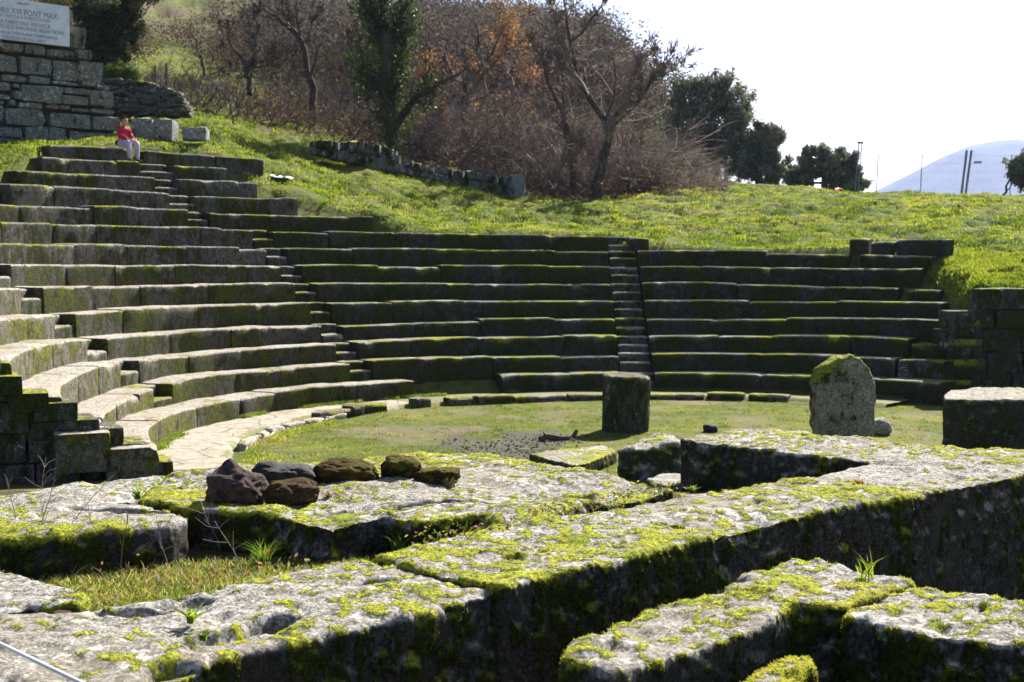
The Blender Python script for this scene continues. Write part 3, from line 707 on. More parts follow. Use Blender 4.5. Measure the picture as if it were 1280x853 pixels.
tf = np.interp(T.ravel(), [-114, -70, -45, -30, 40], [.32, .32, .45, .8, .9]) + .35 * np.clip(1 - (RR.ravel() - rv[0]) / .35, 0, 1)
tag(link_mesh('path', mesh_from('path', P, np.stack([a, a + 1, a + 10, a + 9], -1).reshape(-1, 4)[:, ::-1], attrs={'turfed': tf}), m), kind='structure')
KR = R1 - 1.35
KERB = [(402,437,'lumpy kerb stone nearest the paved path, in two bits'),(438,452,'short broken kerb stone beside the lumpy kerb stone'),(455,482,'brown kerb stone sunk in grass below the lowest seats'),
        (520,537,'small dark kerb stub standing alone in the grass'),(562,590,'thin crumbled kerb stone below the gap in the lowest row'),(597,641,'dark mossy kerb stone left of the longest kerb stone'),
        (643,707,'longest kerb stone with a pale top, left of the column stump'),(711,757,'kerb stone just left of the column stump'),(813,842,'kerb stone peeking out right of the column stump'),
        (844,880,'kerb stone with grass tuft, second right of the column stump'),(884,930,'low kerb stone midway between stump and standing stone'),(936,985,'mossy kerb stone nearest the standing stone at left')]
for i, (a0, a1, lb) in enumerate(KERB):
    u0 = math.degrees(math.atan2(0, 1)); acc = Acc()
    def thk(px):
        r = ray(px, 500); u = r[0] / r[1]; A = u * u + 1; B = -2 * (u * CX + CY); C = CX * CX + CY * CY - KR * KR
        yy = (-B + math.sqrt(B * B - 4 * A * C)) / (2 * A); return math.degrees(math.atan2(u * yy - CX, yy - CY))
    hz = .15 if i > 4 else .2
    P, F, C = ring_block(KR - .1, KR + .22, thk(a0), thk(a1), -.1, lambda th: np.full_like(th, hz), rr.uniform(-.04, .04), rr.uniform(-.03, .03), seed=i + 300, edge=.05, wob=.03)
    acc.add(P, F, C); o = link_mesh('kerb_stone', acc.mesh('kerb_stone'), M['kerb']); auto_smooth(o, 60)
    tag(o, lb, 'kerb stone', 'kerb stones along the orchestra edge')
# low curb line along the paved path at left
acc = Acc(); t = -97
while t < -62:
    e = t + rr.uniform(4, 7); P, F, C = ring_block(KR - .12, KR + .03, t, e - .3, -.1, lambda th: np.full_like(th, .10), rr.uniform(-.02, .02), rr.uniform(-.02, .02), seed=int(t * 3) + 900, edge=.03); acc.add(P, F, C); t = e
o = link_mesh('path_edging', acc.mesh('path_edging'), M['paving']); tag(o, 'narrow curved stone edging between the paved path and the grass', 'edging')

# ------------------------------------------------------------------ rocks
def rock(name, c, s, seed, label, mat, cat='rock', group=None, rough=.25, sub=5, peak=None, flat=.0, rz=0):
    bm = bmesh.new(); bmesh.ops.create_icosphere(bm, subdivisions=sub, radius=1); me = bpy.data.meshes.new(name); bm.to_mesh(me); bm.free()
    V, N = get_vn(me); sg = np.sign(V); V = sg * np.abs(V) ** .8
    n = V / np.linalg.norm(V, axis=1, keepdims=True)
    V = V * (1 + rough * fbm(n + seed * 9.1, 1.3, 2, seed) + rough * .35 * fbm(n + seed, 4.5, 3, seed + 2) + rough * .12 * fbm(n, 13, 3, seed + 4))[:, None]
    if peak:
        for ax, ay, w, hgt in peak: V[:, 2] += hgt * np.exp(-((V[:, 0] - ax) ** 2 + (V[:, 1] - ay) ** 2) / w ** 2) * (V[:, 2] > 0)
    V = V * np.array(s) ; V[:, 2] = np.maximum(V[:, 2], -s[2] * .8)
    ca, sa = math.cos(rz), math.sin(rz); V = np.stack([V[:, 0] * ca - V[:, 1] * sa, V[:, 0] * sa + V[:, 1] * ca, V[:, 2]], -1)
    V[:, 2] -= V[:, 2].min() + .02
    me.vertices.foreach_set('co', V.astype(np.float32).ravel()); me.update()
    o = link_mesh(name, me, M[mat]); o.location = c
    return tag(o, label, cat, group)
GR = 'lava rocks lying on the platform slab'
def on(px, py, z=1.775): return tuple(at(px, py, z=z))
rock('lava_rock', on(293, 622), (.155, .14, .092), 3, 'jagged pointed reddish brown rock, leftmost on the platform slab', 'lava', group=GR, rough=.32, peak=[(-.15, 0, .3, .75)])
rock('lava_rock', on(352, 606), (.17, .13, .072), 5, 'smooth dark grey rock behind the others on the platform slab', 'basalt', group=GR, rough=.3, sub=5, peak=[(-.4, 0, .6, .4)])
rock('lava_rock', on(367, 624), (.135, .11, .062), 8, 'low rough brown rock in front of the smooth grey rock', 'mossrock', group=GR, rough=.36)
rock('lava_rock', on(431, 602), (.18, .13, .078), 12, 'broad rock furred with golden moss on the platform slab', 'mossrock', group=GR, rough=.36, peak=[(-.3, 0, .5, .3)])
rock('lava_rock', on(500, 600), (.12, .11, .088), 15, 'upright boxy brown rock next to the golden mossed rock', 'mossrock', group=GR, rough=.24)
rock('lava_rock', on(548, 602), (.125, .10, .055), 18, 'small wedge shaped brown rock, rightmost on the platform slab', 'mossrock', group=GR, rough=.42)
rock('lava_rock', tuple(at(77, 768, z=1.79)), (.035, .03, .018), 19, 'tiny dark rock among dry leaves at the left edge', 'lava', rough=.25, sub=4)
def ong(px, py, z=0.0): p = at(px, py, z=z); return (p[0], p[1], z)
rock('field_stone', ong(1100, 543), (.20, .2, .17), 21, 'small grey stone leaning right of the standing stone', 'rough', 'stone', rough=.15, sub=4)
rock('field_stone', ong(995, 547), (.26, .2, .07), 22, 'flat grey stone left of the standing stone foot', 'rough', 'stone', rough=.2, sub=4)
rock('field_stone', ong(888, 540), (.13, .12, .09), 23, 'dark rounded stone on the grass behind the cross wall', 'basalt', 'stone', rough=.2, sub=4)
rock('field_stone', ong(992, 502), (.11, .1, .06), 24, 'little dark stone on grass below the right seats', 'basalt', 'stone', rough=.2, sub=3)

# fallen branch on the gravel
def tube_batch(polys, rads, sides=4):
    Vs, Qs, off = [], [], 0
    for pts, rd in zip(polys, rads):
        pts = np.asarray(pts, float); n = len(pts)
        if n < 2: continue
        T = np.gradient(pts, axis=0); T /= np.maximum(np.linalg.norm(T, axis=1, keepdims=True), 1e-9)
        ref = np.array([0, 0, 1.0]) if abs(T[:, 2]).mean() < .8 else np.array([1.0, 0, 0])
        A = np.cross(T, ref); A /= np.maximum(np.linalg.norm(A, axis=1, keepdims=True), 1e-9); B = np.cross(T, A)
        an = np.arange(sides) * 2 * math.pi / sides; rd = np.broadcast_to(np.asarray(rd, float), (n,))
        V = pts[:, None] + rd[:, None, None] * (A[:, None] * np.cos(an)[None, :, None] + B[:, None] * np.sin(an)[None, :, None])
        ii, jj = np.meshgrid(np.arange(n - 1), np.arange(sides), indexing='ij'); a = ii * sides + jj; c = ii * sides + (jj + 1) % sides
        Qs.append(np.stack([a, c, c + sides, a + sides], -1).reshape(-1, 4) + off); Vs.append(V.reshape(-1, 3)); off += n * sides
    return np.concatenate(Vs), np.concatenate(Qs)
def tubes_obj(name, polys, rads, mat, parent=None, sides=4):
    V, Q = tube_batch(polys, rads, sides); return link_mesh(name, mesh_from(name, V, Q), mat, parent)
def wig(p0, p1, n=6, amp=.1, sag=0):
    t = np.linspace(0, 1, n)[:, None]; P = np.asarray(p0) * (1 - t) + np.asarray(p1) * t
    P[1:-1] += RNG.normal(0, amp, (n - 2, 3)); P[:, 2] -= sag * (t * (1 - t) * 4)[:, 0]; return P
zb = .05
bl = [at(674, 549, d=22.9), at(684, 546, d=22.95), at(700, 548.5, d=23.0), at(713, 549, d=23.0), at(717, 545, d=23.05), at(721, 538, d=23.1)]
tg = tubes_obj('fallen_branch', [bl, [bl[3], at(718, 552, d=22.8)], [bl[1], at(679, 541, d=22.9)]], [[.05, .06, .055, .05, .045, .03], [.04, .02], [.03, .012]], M['darktwig'], sides=7)
tag(tg, 'crooked dark fallen branch lying on the grey gravel patch', 'branch')
# white rope at the lower left corner
acc_r = [np.array([*at(-60, 780, z=1.98)]), np.array([*at(0, 805, z=1.97)]), np.array([*at(50, 829, z=1.965)]), np.array([*at(100, 853, z=1.96)]), np.array([*at(180, 893, z=1.95)])]
tag(tubes_obj('white_rope', [acc_r], [.0055], M['white'], sides=8), 'taut white cord crossing the lower left corner above the stone', 'cord')

# ------------------------------------------------------------------ ruined wall with marble tablet
WP = np.array([-10.38, 36.0]); WA = np.array([-.716, -.698]); WNl = np.array([-.698, .716])   # WA runs to the left and nearer; WNl to the back
def wp(px, py):
    r = ray(px, py); t = WNl @ WP / (WNl @ r[:2]); q = EYE + r * t; return (q[:2] - WP) @ WA, q[2]
root = empty('ruined_wall', (WP[0] - 1.5, WP[1] - 1.5, 6.0)); rz_w = math.atan2(WA[1], WA[0])
acc = Acc(); accm = Acc(); r4 = random.Random(21)
courses = [(5.6, 6.42, 154), (6.42, 6.86, 152), (6.86, 7.03, 147), (7.03, 7.50, 143), (7.50, 7.66, 138), (7.66, 8.19, 131), (8.19, 8.48, 119)]
def wall_stone(s0, s1, z0, z1, k, back=.9):
    j0, j1, j2 = (r4.uniform(-.045, .045) for _ in range(3)); z0 += j0; z1 += j1; s1 += j2
    c = WP + WA * (s0 + s1) / 2 + WNl * (back / 2 + r4.uniform(-.06, .05))
    rounded_box(acc, (c[0], c[1], (z0 + z1) / 2), (s1 - s0 - .03, back, z1 - z0 - .02), rz=rz_w, seed=k, bev=.07, wob=.05, seg=.16)
k = 0
for z0, z1, pe in courses:
    s = wp(pe, 100)[0]
    c = WP + WA * (s + 3.2 + .2) + WNl * .6; rounded_box(accm, (c[0], c[1], (z0 + z1) / 2), (6.4, .9, z1 - z0), rz=rz_w, seed=k, wob=.005, seg=.5)
    while s < 6.3:
        h_ = z1 - z0; w = r4.uniform(.35, 1.25) if h_ > .3 else r4.uniform(.25, .8)
        if h_ > .4 and r4.random() < .25:
            zm = z0 + h_ * r4.uniform(.35, .65); w *= .6; wall_stone(s, s + w, z0, zm, k); wall_stone(s, s + w, zm, z1, k + 500)
        else: wall_stone(s, s + w, z0, z1, k)
        s += w; k += 1
s = wp(108, 50)[0]; st = wp(85, 40)[0]
wall_stone(s, st - .01, 8.48, 9.06, 900); wall_stone(s + .28, st - .01, 9.06, 9.5, 901)
wall_stone(wp(84, 40)[0], 6.3, 8.48, 9.50, 902, .55)
o = link_mesh('masonry', acc.mesh('masonry'), M['wall'], root); auto_smooth(o, 50)
o.data.transform(Matrix.Translation((0, 0, 0)))
M['mortar'] = flat_mat('earthy_mortar', (.07, .065, .055), .95, .1, .35, 8, .03)
link_mesh('mortar_core', accm.mesh('mortar_core'), M['mortar'], root)
acc = Acc(); s0, s1 = wp(84.5, 40)[0], 4.9; c = WP + WA * (s0 + s1) / 2 + WNl * -.075
rounded_box(acc, (c[0], c[1], 9.0), (s1 - s0, .10, 1.02), rz=rz_w, seed=3, wob=.002, bev=.012, seg=.4)
tab = link_mesh('marble_tablet', acc.mesh('marble_tablet'), M['marble'], root, False); tab['label'] = 'white marble tablet cut with a Latin inscription'
TEXT = [('REGNANTE', 33, 7, .05), ('GREGORII XVI PONT MAX', 69, 22.5, .150), ('ET AVCTOR A X MDCCCXXXIX', 60, 27.8, .078), ('MARIA CHRISTINA AVGVSTA', 60, 35, .105), ('FELICIS SARDINIAE REGIS VIDVA', 77, 43, .100), ('IN VILLA TVSCVLANA COMMORATA', 69, 49.3, .085), ('THEATRVM DETEGI IVSSIT', 54.5, 53.3, .085)]
up_axis = Vector((0, 0, 1)); xax = Vector((-WA[0], -WA[1], 0)); nrm = Vector((-WNl[0], -WNl[1], 0))
for s_, pxr, pyc, hh in TEXT:
    cu = bpy.data.curves.new('inscription', 'FONT'); cu.body = s_; cu.align_x = 'RIGHT'; cu.align_y = 'CENTER'; cu.size = hh * 1.35; cu.extrude = .002; cu.space_character = 1.08
    to = bpy.data.objects.new('t', cu); COL.objects.link(to); dg = bpy.context.evaluated_depsgraph_get(); me = bpy.data.meshes.new_from_object(to.evaluated_get(dg)); bpy.data.objects.remove(to)
    s, z = wp(pxr, pyc); q = WP + WA * s + WNl * -.127
    mt = Matrix(((xax.x, up_axis.x, nrm.x, q[0]), (xax.y, up_axis.y, nrm.y, q[1]), (xax.z, up_axis.z, nrm.z, z), (0, 0, 0, 1)))
    me.transform(mt @ Matrix.Diagonal((.80, 1, 1, 1))); me.materials.clear(); o = link_mesh('inscription', me, M['letter'], None, False)
    o.parent = tab; o.matrix_parent_inverse = (Matrix.Translation(root.location)).inverted() @ Matrix.Translation((0, 0, 0)) if False else Matrix.Translation(-root.location) @ Matrix.Translation(root.location)
tag(root, 'tall ruined block wall at upper left bearing a white inscribed tablet', 'wall')

# dry stone wall behind, and loose blocks near the boy
acc = Acc(); r5 = random.Random(4); d0 = 41.0
for _ in range(420):
    px = r5.uniform(128, 231); top = np.interp(px, [128, 140, 175, 200, 215, 226, 231], [94, 97, 101, 106, 112, 124, 138]); bot = np.interp(px, [128, 231], [142, 142])
    y_ = top + (bot - top) * r5.random(); p = at(px, y_, d=d0); w = r5.uniform(.14, .36)
    rounded_box(acc, (p[0], d0 + r5.uniform(-.12, .1) + .25, p[2] - .05), (w, .6, r5.uniform(.07, .14)), rz=r5.uniform(-.3, .3), seed=_, bev=.025, seg=.3, wob=.02, tilt=r5.uniform(-.15, .15))
tag(link_mesh('dry_stone_wall', acc.mesh('dry_stone_wall'), M['rubble']), 'dark dry stone wall of stacked flat stones behind the ruined wall', 'wall')
def box_stone(px0, px1, py0, py1, d, depth, label, mat='rough', seed=0, name='stone_block', rz=0, cat='stone block', tilt=0):
    a_, b_ = at(px0, py0, d=d), at(px1, py1, d=d); acc = Acc()
    rounded_box(acc, ((a_[0] + b_[0]) / 2, d + depth / 2, (a_[2] + b_[2]) / 2 - .1), (b_[0] - a_[0], depth, a_[2] - b_[2] + .2), rz=rz, seed=seed, bev=.07, wob=.035, tilt=tilt)
    o = link_mesh(name, acc.mesh(name), M[mat]); auto_smooth(o, 50); return tag(o, label, cat)
box_stone(163, 191, 148, 167, 36.2, .8, 'squared grey block in the grass directly right of the seated boy', seed=1)
box_stone(190, 216, 149, 168, 36.4, .8, 'squared grey block, second right of the seated boy', seed=2)
box_stone(226, 258, 158, 166, 36.5, .6, 'flat grey boulder lying alone in grass right of the squared blocks', seed=3)
root = empty('terrace_wall', (*at(440, 200, d=42.5)[:2], 5.9)); acc = Acc(); r6 = random.Random(8)
for i in range(46):
    px = np.interp(i, [0, 45], [393, 636]) + r6.uniform(-3, 3); top = np.interp(px, [393, 440, 488, 492, 520, 570, 600, 640], [176, 178, 185, 194, 205, 213, 217, 221]); bot = np.interp(px, [393, 450, 500, 600, 640], [190, 205, 214, 236, 244])
    d = np.interp(px, [393, 490, 640], [41.5, 43.5, 47.5])
    for q in range(2):
        if q == 0 and px > 495 and r6.random() < .45: continue
        y0 = top + (bot - top) * q * .5 + r6.uniform(-1, 1); y1 = y0 + (bot - top) * .52; w = r6.uniform(4, 9); a_, b_ = at(px - w, y0, d=d), at(px + w, y1, d=d)
        rounded_box(acc, (a_[0] / 2 + b_[0] / 2, d + .3 + r6.uniform(-.08, .08), (a_[2] + b_[2]) / 2 - (.06 if q else 0)), (b_[0] - a_[0], .7, a_[2] - b_[2] + .03), seed=i * 2 + q, bev=.05, wob=.04, seg=.25)
o = link_mesh('masonry', acc.mesh('masonry'), M['terrace'], root); auto_smooth(o, 50)
tag(root, 'low ruined terrace wall crossing the grass slope below the trees', 'wall')
box_stone(638, 656, 218, 247, 47.5, .18, 'pale upright slab at the right end of the terrace wall', seed=5, name='upright_slab', cat='slab')
box_stone(603, 614, 228, 237, 46.8, .25, 'small pale stone set low in the terrace wall bank', seed=6, name='upright_slab', cat='slab')
box_stone(611.5, 614.5, 206, 232, 46.9, .12, 'thin leaning stake beside the pale terrace stone', 'wood', seed=7, name='wooden_stake', cat='stake')
box_stone(757, 775, 243, 251, 49.0, .5, 'small pale stone in grass at foot of forked tree', seed=8)

# litter and red thing
def crumple(px, py, w, h_, d, mat, name, label, cat, seed):
    n = 10; u, v = np.meshgrid(np.linspace(-1, 1, n), np.linspace(-1, 1, n), indexing='ij'); p = at(px, py, d=d)
    P = np.stack([u.ravel() * w / 2, v.ravel() * .5, np.zeros(n * n)], -1); rr_ = np.hypot(u.ravel(), v.ravel())
    g = ground(np.array([p[0]]), np.array([p[1]]))[0]
    P[:, 2] = h_ * (np.clip(1 - rr_ / 1.3, 0, 1)) + .1 * fbm(P + seed, 5, 2, seed); P[:, :2] *= (1 + .25 * fbm(P + 3, 3, 2, seed))[:, None]
    ii, jj = np.meshgrid(np.arange(n - 1), np.arange(n - 1), indexing='ij'); a = ii * n + jj
    me = mesh_from(name, P + np.array([p[0], p[1], g + .0]), np.stack([a, a + n, a + n + 1, a + 1], -1).reshape(-1, 4)); o = link_mesh(name, me, M[mat])
    md = o.modifiers.new('t', 'SOLIDIFY'); md.thickness = .01; return tag(o, label, cat)
crumple(351, 229, .55, .05, 37.3, 'white', 'plastic_bag', 'crumpled white plastic bag lying on the grass slope', 'bag', 2)
crumple(1047, 238, .40, .30, 60.5, 'red', 'red_bag', 'small bright red bag on the crest below low evergreen', 'bag', 5)

# ------------------------------------------------------------------ fence, posts, mast on the crest
def gz(x, y): return float(ground(np.array([x]), np.array([y]))[0])
root = empty('wire_fence', (*at(1206, 245, d=63)[:2], 6.2)); d = 63.0
for dx, name in ((0, 'post'), (1, 'post')):
    t, bt = at(1203.5 + 6 * dx + 5, 188, d=d), at(1199 + 5 * dx + 2, 250, d=d); tubes_obj('post', [[bt, t]], [.055], M['metal'], root, 8)
for px in (1095, 1150, 1262): tubes_obj('post', [[at(px, 250, d=d), at(px + 3, 193, d=d)]], [.02], M['metal'], root, 6)
polys = []
for px in np.arange(1085, 1300, 3.2): polys.append([at(px, 250, d=d), at(px + 2.5, 194, d=d)])
for y_ in np.linspace(194, 248, 6): polys.append([at(1085, y_, d=d), at(1300, y_, d=d)])
tubes_obj('wire_mesh', polys, [.0032] * len(polys), M['wire'], root, 3)
acc = Acc(); p = at(1222, 203, d=d - .05); rounded_box(acc, tuple(p), (.36, .05, .09), bev=.01, wob=0); link_mesh('dark_plate', acc.mesh('dark_plate'), M['letter'], root)
tag(root, 'thin wire mesh fence with twin grey posts on the crest', 'fence')
root = empty('twin_mast', (*at(1072, 240, d=66)[:2], 6.0))
tubes_obj('mast', [[at(1068, 246, d=66), at(1074, 177, d=66)]], [.03], M['metal'], root, 6); tubes_obj('mast', [[at(1072, 246, d=66), at(1077.5, 179, d=66)]], [.025], M['metal'], root, 6)
acc = Acc(); p = at(1075.5, 178.5, d=66); rounded_box(acc, tuple(p), (.3, .08, .10), bev=.02, wob=0); link_mesh('lamp_head', acc.mesh('lamp_head'), M['metal'], root)
tag(root, 'thin twin mast behind the low evergreen on the crest', 'mast')
for px, y0, y1, lb in ((194, 83, 104, 'shorter grey fence post on the brown hillside'), (208, 79, 106, 'taller grey fence post on the brown hillside')):
    tag(tubes_obj('fence_post', [[at(px, y1 + 3, d=53), at(px, y0, d=53)]], [[.06, .05]], M['wood'], sides=7), lb, 'fence post', 'fence posts on the hillside')

# ------------------------------------------------------------------ trees
def sprout(limbs, rads, levels, rng, kids=(5, 5, 4), lens=(.5, .5, .5), spread=.8, up=.25, minr=.004, start=.25):
    """limbs: main polylines; returns polylines and radii with twigs added"""
    polys = [np.asarray(l, float) for l in limbs]; rds = [np.asarray(r, float) for r in rads]; cur = list(zip(polys, rds)); outp, outr = list(polys), list(rds)
    for lv in range(levels):
        nxt = []
        for P, rd in cur:
            L = np.linalg.norm(np.diff(P, axis=0), axis=1).sum(); n = kids[lv]
            n = max(1, int(n * rng.uniform(.7, 1.3)))
            for _ in range(n):
                t = rng.uniform(start, 1.0) * (len(P) - 1); i = min(int(t), len(P) - 2); f = t - i; p0 = P[i] * (1 - f) + P[i + 1] * f; r0 = (rd[i] * (1 - f) + rd[i + 1] * f)
                dr = P[i + 1] - P[i]; dr = dr / max(np.linalg.norm(dr), 1e-6); v = rng.normal(0, 1, 3); v -= dr * (v @ dr); v /= np.linalg.norm(v)
                d_ = dr * rng.uniform(.4, 1) + v * spread * rng.uniform(.6, 1.2) + np.array([0, 0, up]); d_ /= np.linalg.norm(d_)
                ln = L * lens[lv] * rng.uniform(.5, 1.15) * (1.15 - .5 * t / (len(P) - 1)); m_ = 5 if lv < levels - 1 else 4
                pts = [p0]
                for s_ in range(m_ - 1):
                    d_ = d_ + rng.normal(0, .16, 3) + np.array([0, 0, up * .25]); d_ /= np.linalg.norm(d_); pts.append(pts[-1] + d_ * ln / (m_ - 1))
                rs = np.linspace(max(r0 * .55, minr), minr * .7, m_); nxt.append((np.array(pts), rs))
        outp += [a for a, _ in nxt]; outr += [b_ for _, b_ in nxt]; cur = nxt
    return outp, outr, cur
def limb(pts, d, d_amp=0):
    return np.array([at(x, y, d=d + (q if (q := d_amp * i) else 0)) for i, (x, y) in enumerate(pts)])
def refine(P, n=12, amp=.03):
    P = np.asarray(P); s = np.linspace(0, len(P) - 1, n); Q = np.stack([np.interp(s, np.arange(len(P)), P[:, k]) for k in range(3)], -1)
    Q[1:] += RNG.normal(0, amp, (n - 1, 3)); return Q
def cards(centers, n_per, spread, size, cols, rng, squash=(1, 1, 1), up_bias=0.0, aspect=.5):
    centers = np.asarray(centers); N = len(centers) * n_per
    c = np.repeat(centers, n_per, 0) + rng.normal(0, 1, (N, 3)) * spread * np.array(squash)
    a = rng.normal(0, 1, (N, 3)); a /= np.linalg.norm(a, axis=1, keepdims=True); bb = rng.normal(0, 1, (N, 3)); bb -= a * (a * bb).sum(1, keepdims=True); bb /= np.linalg.norm(bb, axis=1, keepdims=True)
    s = size * rng.uniform(.6, 1.4, (N, 1)); V = np.stack([c - a * s, c + bb * s * aspect, c + a * s, c - bb * s * aspect], 1).reshape(-1, 3)
    F = np.arange(N * 4).reshape(-1, 4); col = np.asarray(cols)[rng.integers(0, len(cols), N)] * rng.uniform(.75, 1.25, (N, 1)); return V, F, np.repeat(col, 4, 0)
def tree(name, label, limbs, rads, d, kids, lens, twigmat='twig', levels=3, leaves=None, spread=.8, up=.25, group=None, seed=0, minr=.006, cat='tree', amp=.04, start=.25):
    rng = np.random.default_rng(seed); base = limbs[0][0]
    root = empty(name, tuple(at(base[0], base[1], d=d)))
    L = [refine(limb(l, d, RNG.uniform(-.12, .12)), 10, amp) for l in limbs]; Rr = [np.linspace(a, b_, 10) for a, b_ in rads]
    for l, q in zip(L[1:], limbs[1:]):            # limbs start exactly on an earlier limb
        allp = np.concatenate(L[:1]); j = np.argmin(np.linalg.norm(allp - l[0], axis=1))
    P, Rd, tips = sprout(L, Rr, levels, rng, kids, lens, spread, up, minr, start)
    n = len(L); tubes_obj('trunk', P[:n], Rd[:n], M['bark'], root, 9)
    tubes_obj('twigs', P[n:], Rd[n:], M[twigmat], root, 3)
    if leaves:
        nper, spr, size, cols, frac, mat, flt = leaves
        ends_ = np.concatenate([t[0][1:] for t in tips]); ends_ = ends_[rng.random(len(ends_)) < frac]
        if flt: ends_ = ends_[flt(ends_)]
        V, F, C = cards(ends_, nper, spr, size, cols, rng); link_mesh('leaves', mesh_from('leaves', V, F, tint=C), M[mat], root, False)
    tag(root, label, cat, group); return root
tree('bare_tree', 'forked leafless tree standing right in front of the thicket, dark trunk leaning', [[(745,250),(747,225),(757,185),(763,160)], [(763,160),(752,145),(735,120),(722,95),(716,70),(713,45),(706,22),(702,-15)], [(714,52),(728,40),(742,22),(757,-5)], [(763,165),(768,150),(778,135),(795,127),(812,105),(822,92),(835,78),(846,68)], [(795,127),(802,108),(804,92),(800,65)], [(763,165),(775,150),(790,140),(804,120)], [(757,150),(768,120),(770,90),(765,60)], [(708,28),(697,20),(690,-5)]],
     [(.19, .14), (.13, .03), (.05, .015), (.10, .02), (.04, .01), (.05, .012), (.05, .01), (.03, .01)], 49.0, (11, 9, 7), (.42, .6, .6), levels=3, seed=1, up=.24, minr=.017, start=.2)
tree('bare_tree', 'slender leafless tree just left of forked tree, trunk bent left', [[(722,250),(717,215),(713,180),(706,150),(700,135)], [(700,135),(690,115),(680,98),(679,76),(668,60),(655,40)], [(706,150),(705,110),(702,75),(703,40)], [(712,170),(700,160),(686,140),(670,130)]],
     [(.13, .09), (.08, .015), (.06, .012), (.04, .01)], 50.5, (10, 9, 7), (.42, .6, .6), levels=3, seed=2, up=.2, minr=.016, start=.2)
def ivy_filter(P): return np.ones(len(P), bool)
root = tree('ivy_tree', 'tall tree with trunk wrapped in dark ivy above terrace wall', [[(490,188),(487,150),(486,110),(484,70),(483,40)], [(483,45),(470,25),(455,5),(445,-15)], [(484,60),(496,35),(505,10),(512,-15)], [(492,160),(508,142),(525,120),(548,102),(565,97),(585,85)], [(486,110),(470,90),(455,60),(440,45)], [(483,40),(480,10),(482,-20)], [(520,128),(530,130),(545,118)], [(487,130),(470,140),(450,135),(432,120)], [(490,160),(475,150),(462,155)]],
     [(.24, .17), (.12, .05), (.12, .05), (.14, .03), (.09, .02), (.13, .1), (.05, .01), (.06, .015), (.04, .01)], 47.5, (9, 8, 6), (.42, .6, .55), 'darktwig', levels=3, seed=3, minr=.014)
rng = np.random.default_rng(33); ctr = []
for pts, w in ((((490,188),(487,150),(486,110),(484,70),(483,30),(482,-10)), 8), (((492,160),(508,142),(525,120),(545,104)), 5), (((484,60),(470,30),(455,0)), 6), (((486,100),(470,110),(455,95),(450,70)), 9), (((490,120),(505,60),(508,10)), 6)):
    P = refine(limb(pts, 47.5), 60, .0)
    for p in P: ctr += [p + rng.normal(0, w / 1700 * 47.5 * .6, 3) + np.array([0, -.12, 0]) for _ in range(5 if w != 5 else 2)]
V, F, C = cards(ctr, 11, .24, .055, [(.03, .055, .014), (.045, .075, .02), (.03, .045, .015), (.08, .12, .03), (.06, .06, .03)], rng)
link_mesh('ivy', mesh_from('ivy', V, F, tint=C), M['leaf'], root, False)
tree('bare_tree', 'small spreading leafless tree on the slope above white plastic bag', [[(312,118),(311,100),(310,85)], [(310,85),(300,72),(291,60),(284,48),(278,30)], [(310,87),(322,80),(340,72),(358,62)], [(310,88),(330,82),(352,80),(368,70)], [(310,85),(318,60),(322,40)], [(310,90),(296,88),(280,92)]],
     [(.11, .09), (.07, .015), (.05, .012), (.045, .012), (.04, .01), (.04, .01)], 50.0, (7, 7, 5), (.5, .6, .6), 'darktwig', seed=4, minr=.014)
tree('bare_tree', 'leafless tree behind the ivy tree, branching up to the left', [[(392,150),(388,105),(380,65),(370,42),(361,33)], [(361,33),(345,20),(325,12),(310,-5)], [(361,33),(360,15),(356,-10)], [(378,60),(388,40),(395,15)], [(350,23),(330,20),(305,18)], [(385,90),(365,90),(345,100)]],
     [(.15, .1), (.08, .02), (.06, .015), (.05, .015), (.04, .01), (.04, .01)], 52.0, (7, 6, 5), (.5, .6, .6), 'darktwig', seed=5, minr=.014)
tree('sapling', 'thin crooked sapling in the grass below the small bare tree', [[(292,155),(297,135),(305,118)], [(297,135),(300,125),(296,112)]], [(.035, .02), (.02, .008)], 42.0, (4, 3), (.4, .4), 'darktwig', levels=2, seed=6)
tree('sapling', 'leaning dead sapling in the brown scrub by the fence posts', [[(256,95),(251,72),(245,58),(241,42)], [(251,72),(246,70),(241,66)]], [(.06, .02), (.02, .01)], 52.0, (5, 4), (.35, .4), 'darktwig', levels=2, seed=7)
RUS = [(.26, .11, .055), (.30, .14, .075), (.20, .085, .045), (.34, .19, .11)]
tree('russet_oak', 'oak still holding russet dry leaves between ivy and bare trees', [[(580,205),(582,165),(578,130),(585,95)], [(585,95),(595,65),(598,40),(592,20)], [(582,120),(605,95),(625,70),(640,60)], [(580,140),(560,105),(555,75),(560,50)], [(582,130),(620,115),(650,105),(675,95)], [(590,80),(575,60),(570,35)], [(582,150),(615,140),(645,130),(668,125)], [(582,125),(555,120),(535,100),(528,75)], [(585,100),(615,70),(625,45),(630,25)], [(582,160),(560,150),(540,150)]],
     [(.18, .1), (.08, .02), (.07, .02), (.06, .02), (.05, .015), (.05, .015), (.05, .015), (.05, .015), (.05, .015), (.04, .01)], 54.0, (9, 8, 4), (.5, .55, .5), seed=8, leaves=(3, .13, .055, RUS, .34, 'dryleaf', lambda P: (fbm(P, .5, 3, 3) > -.12)), minr=.007)
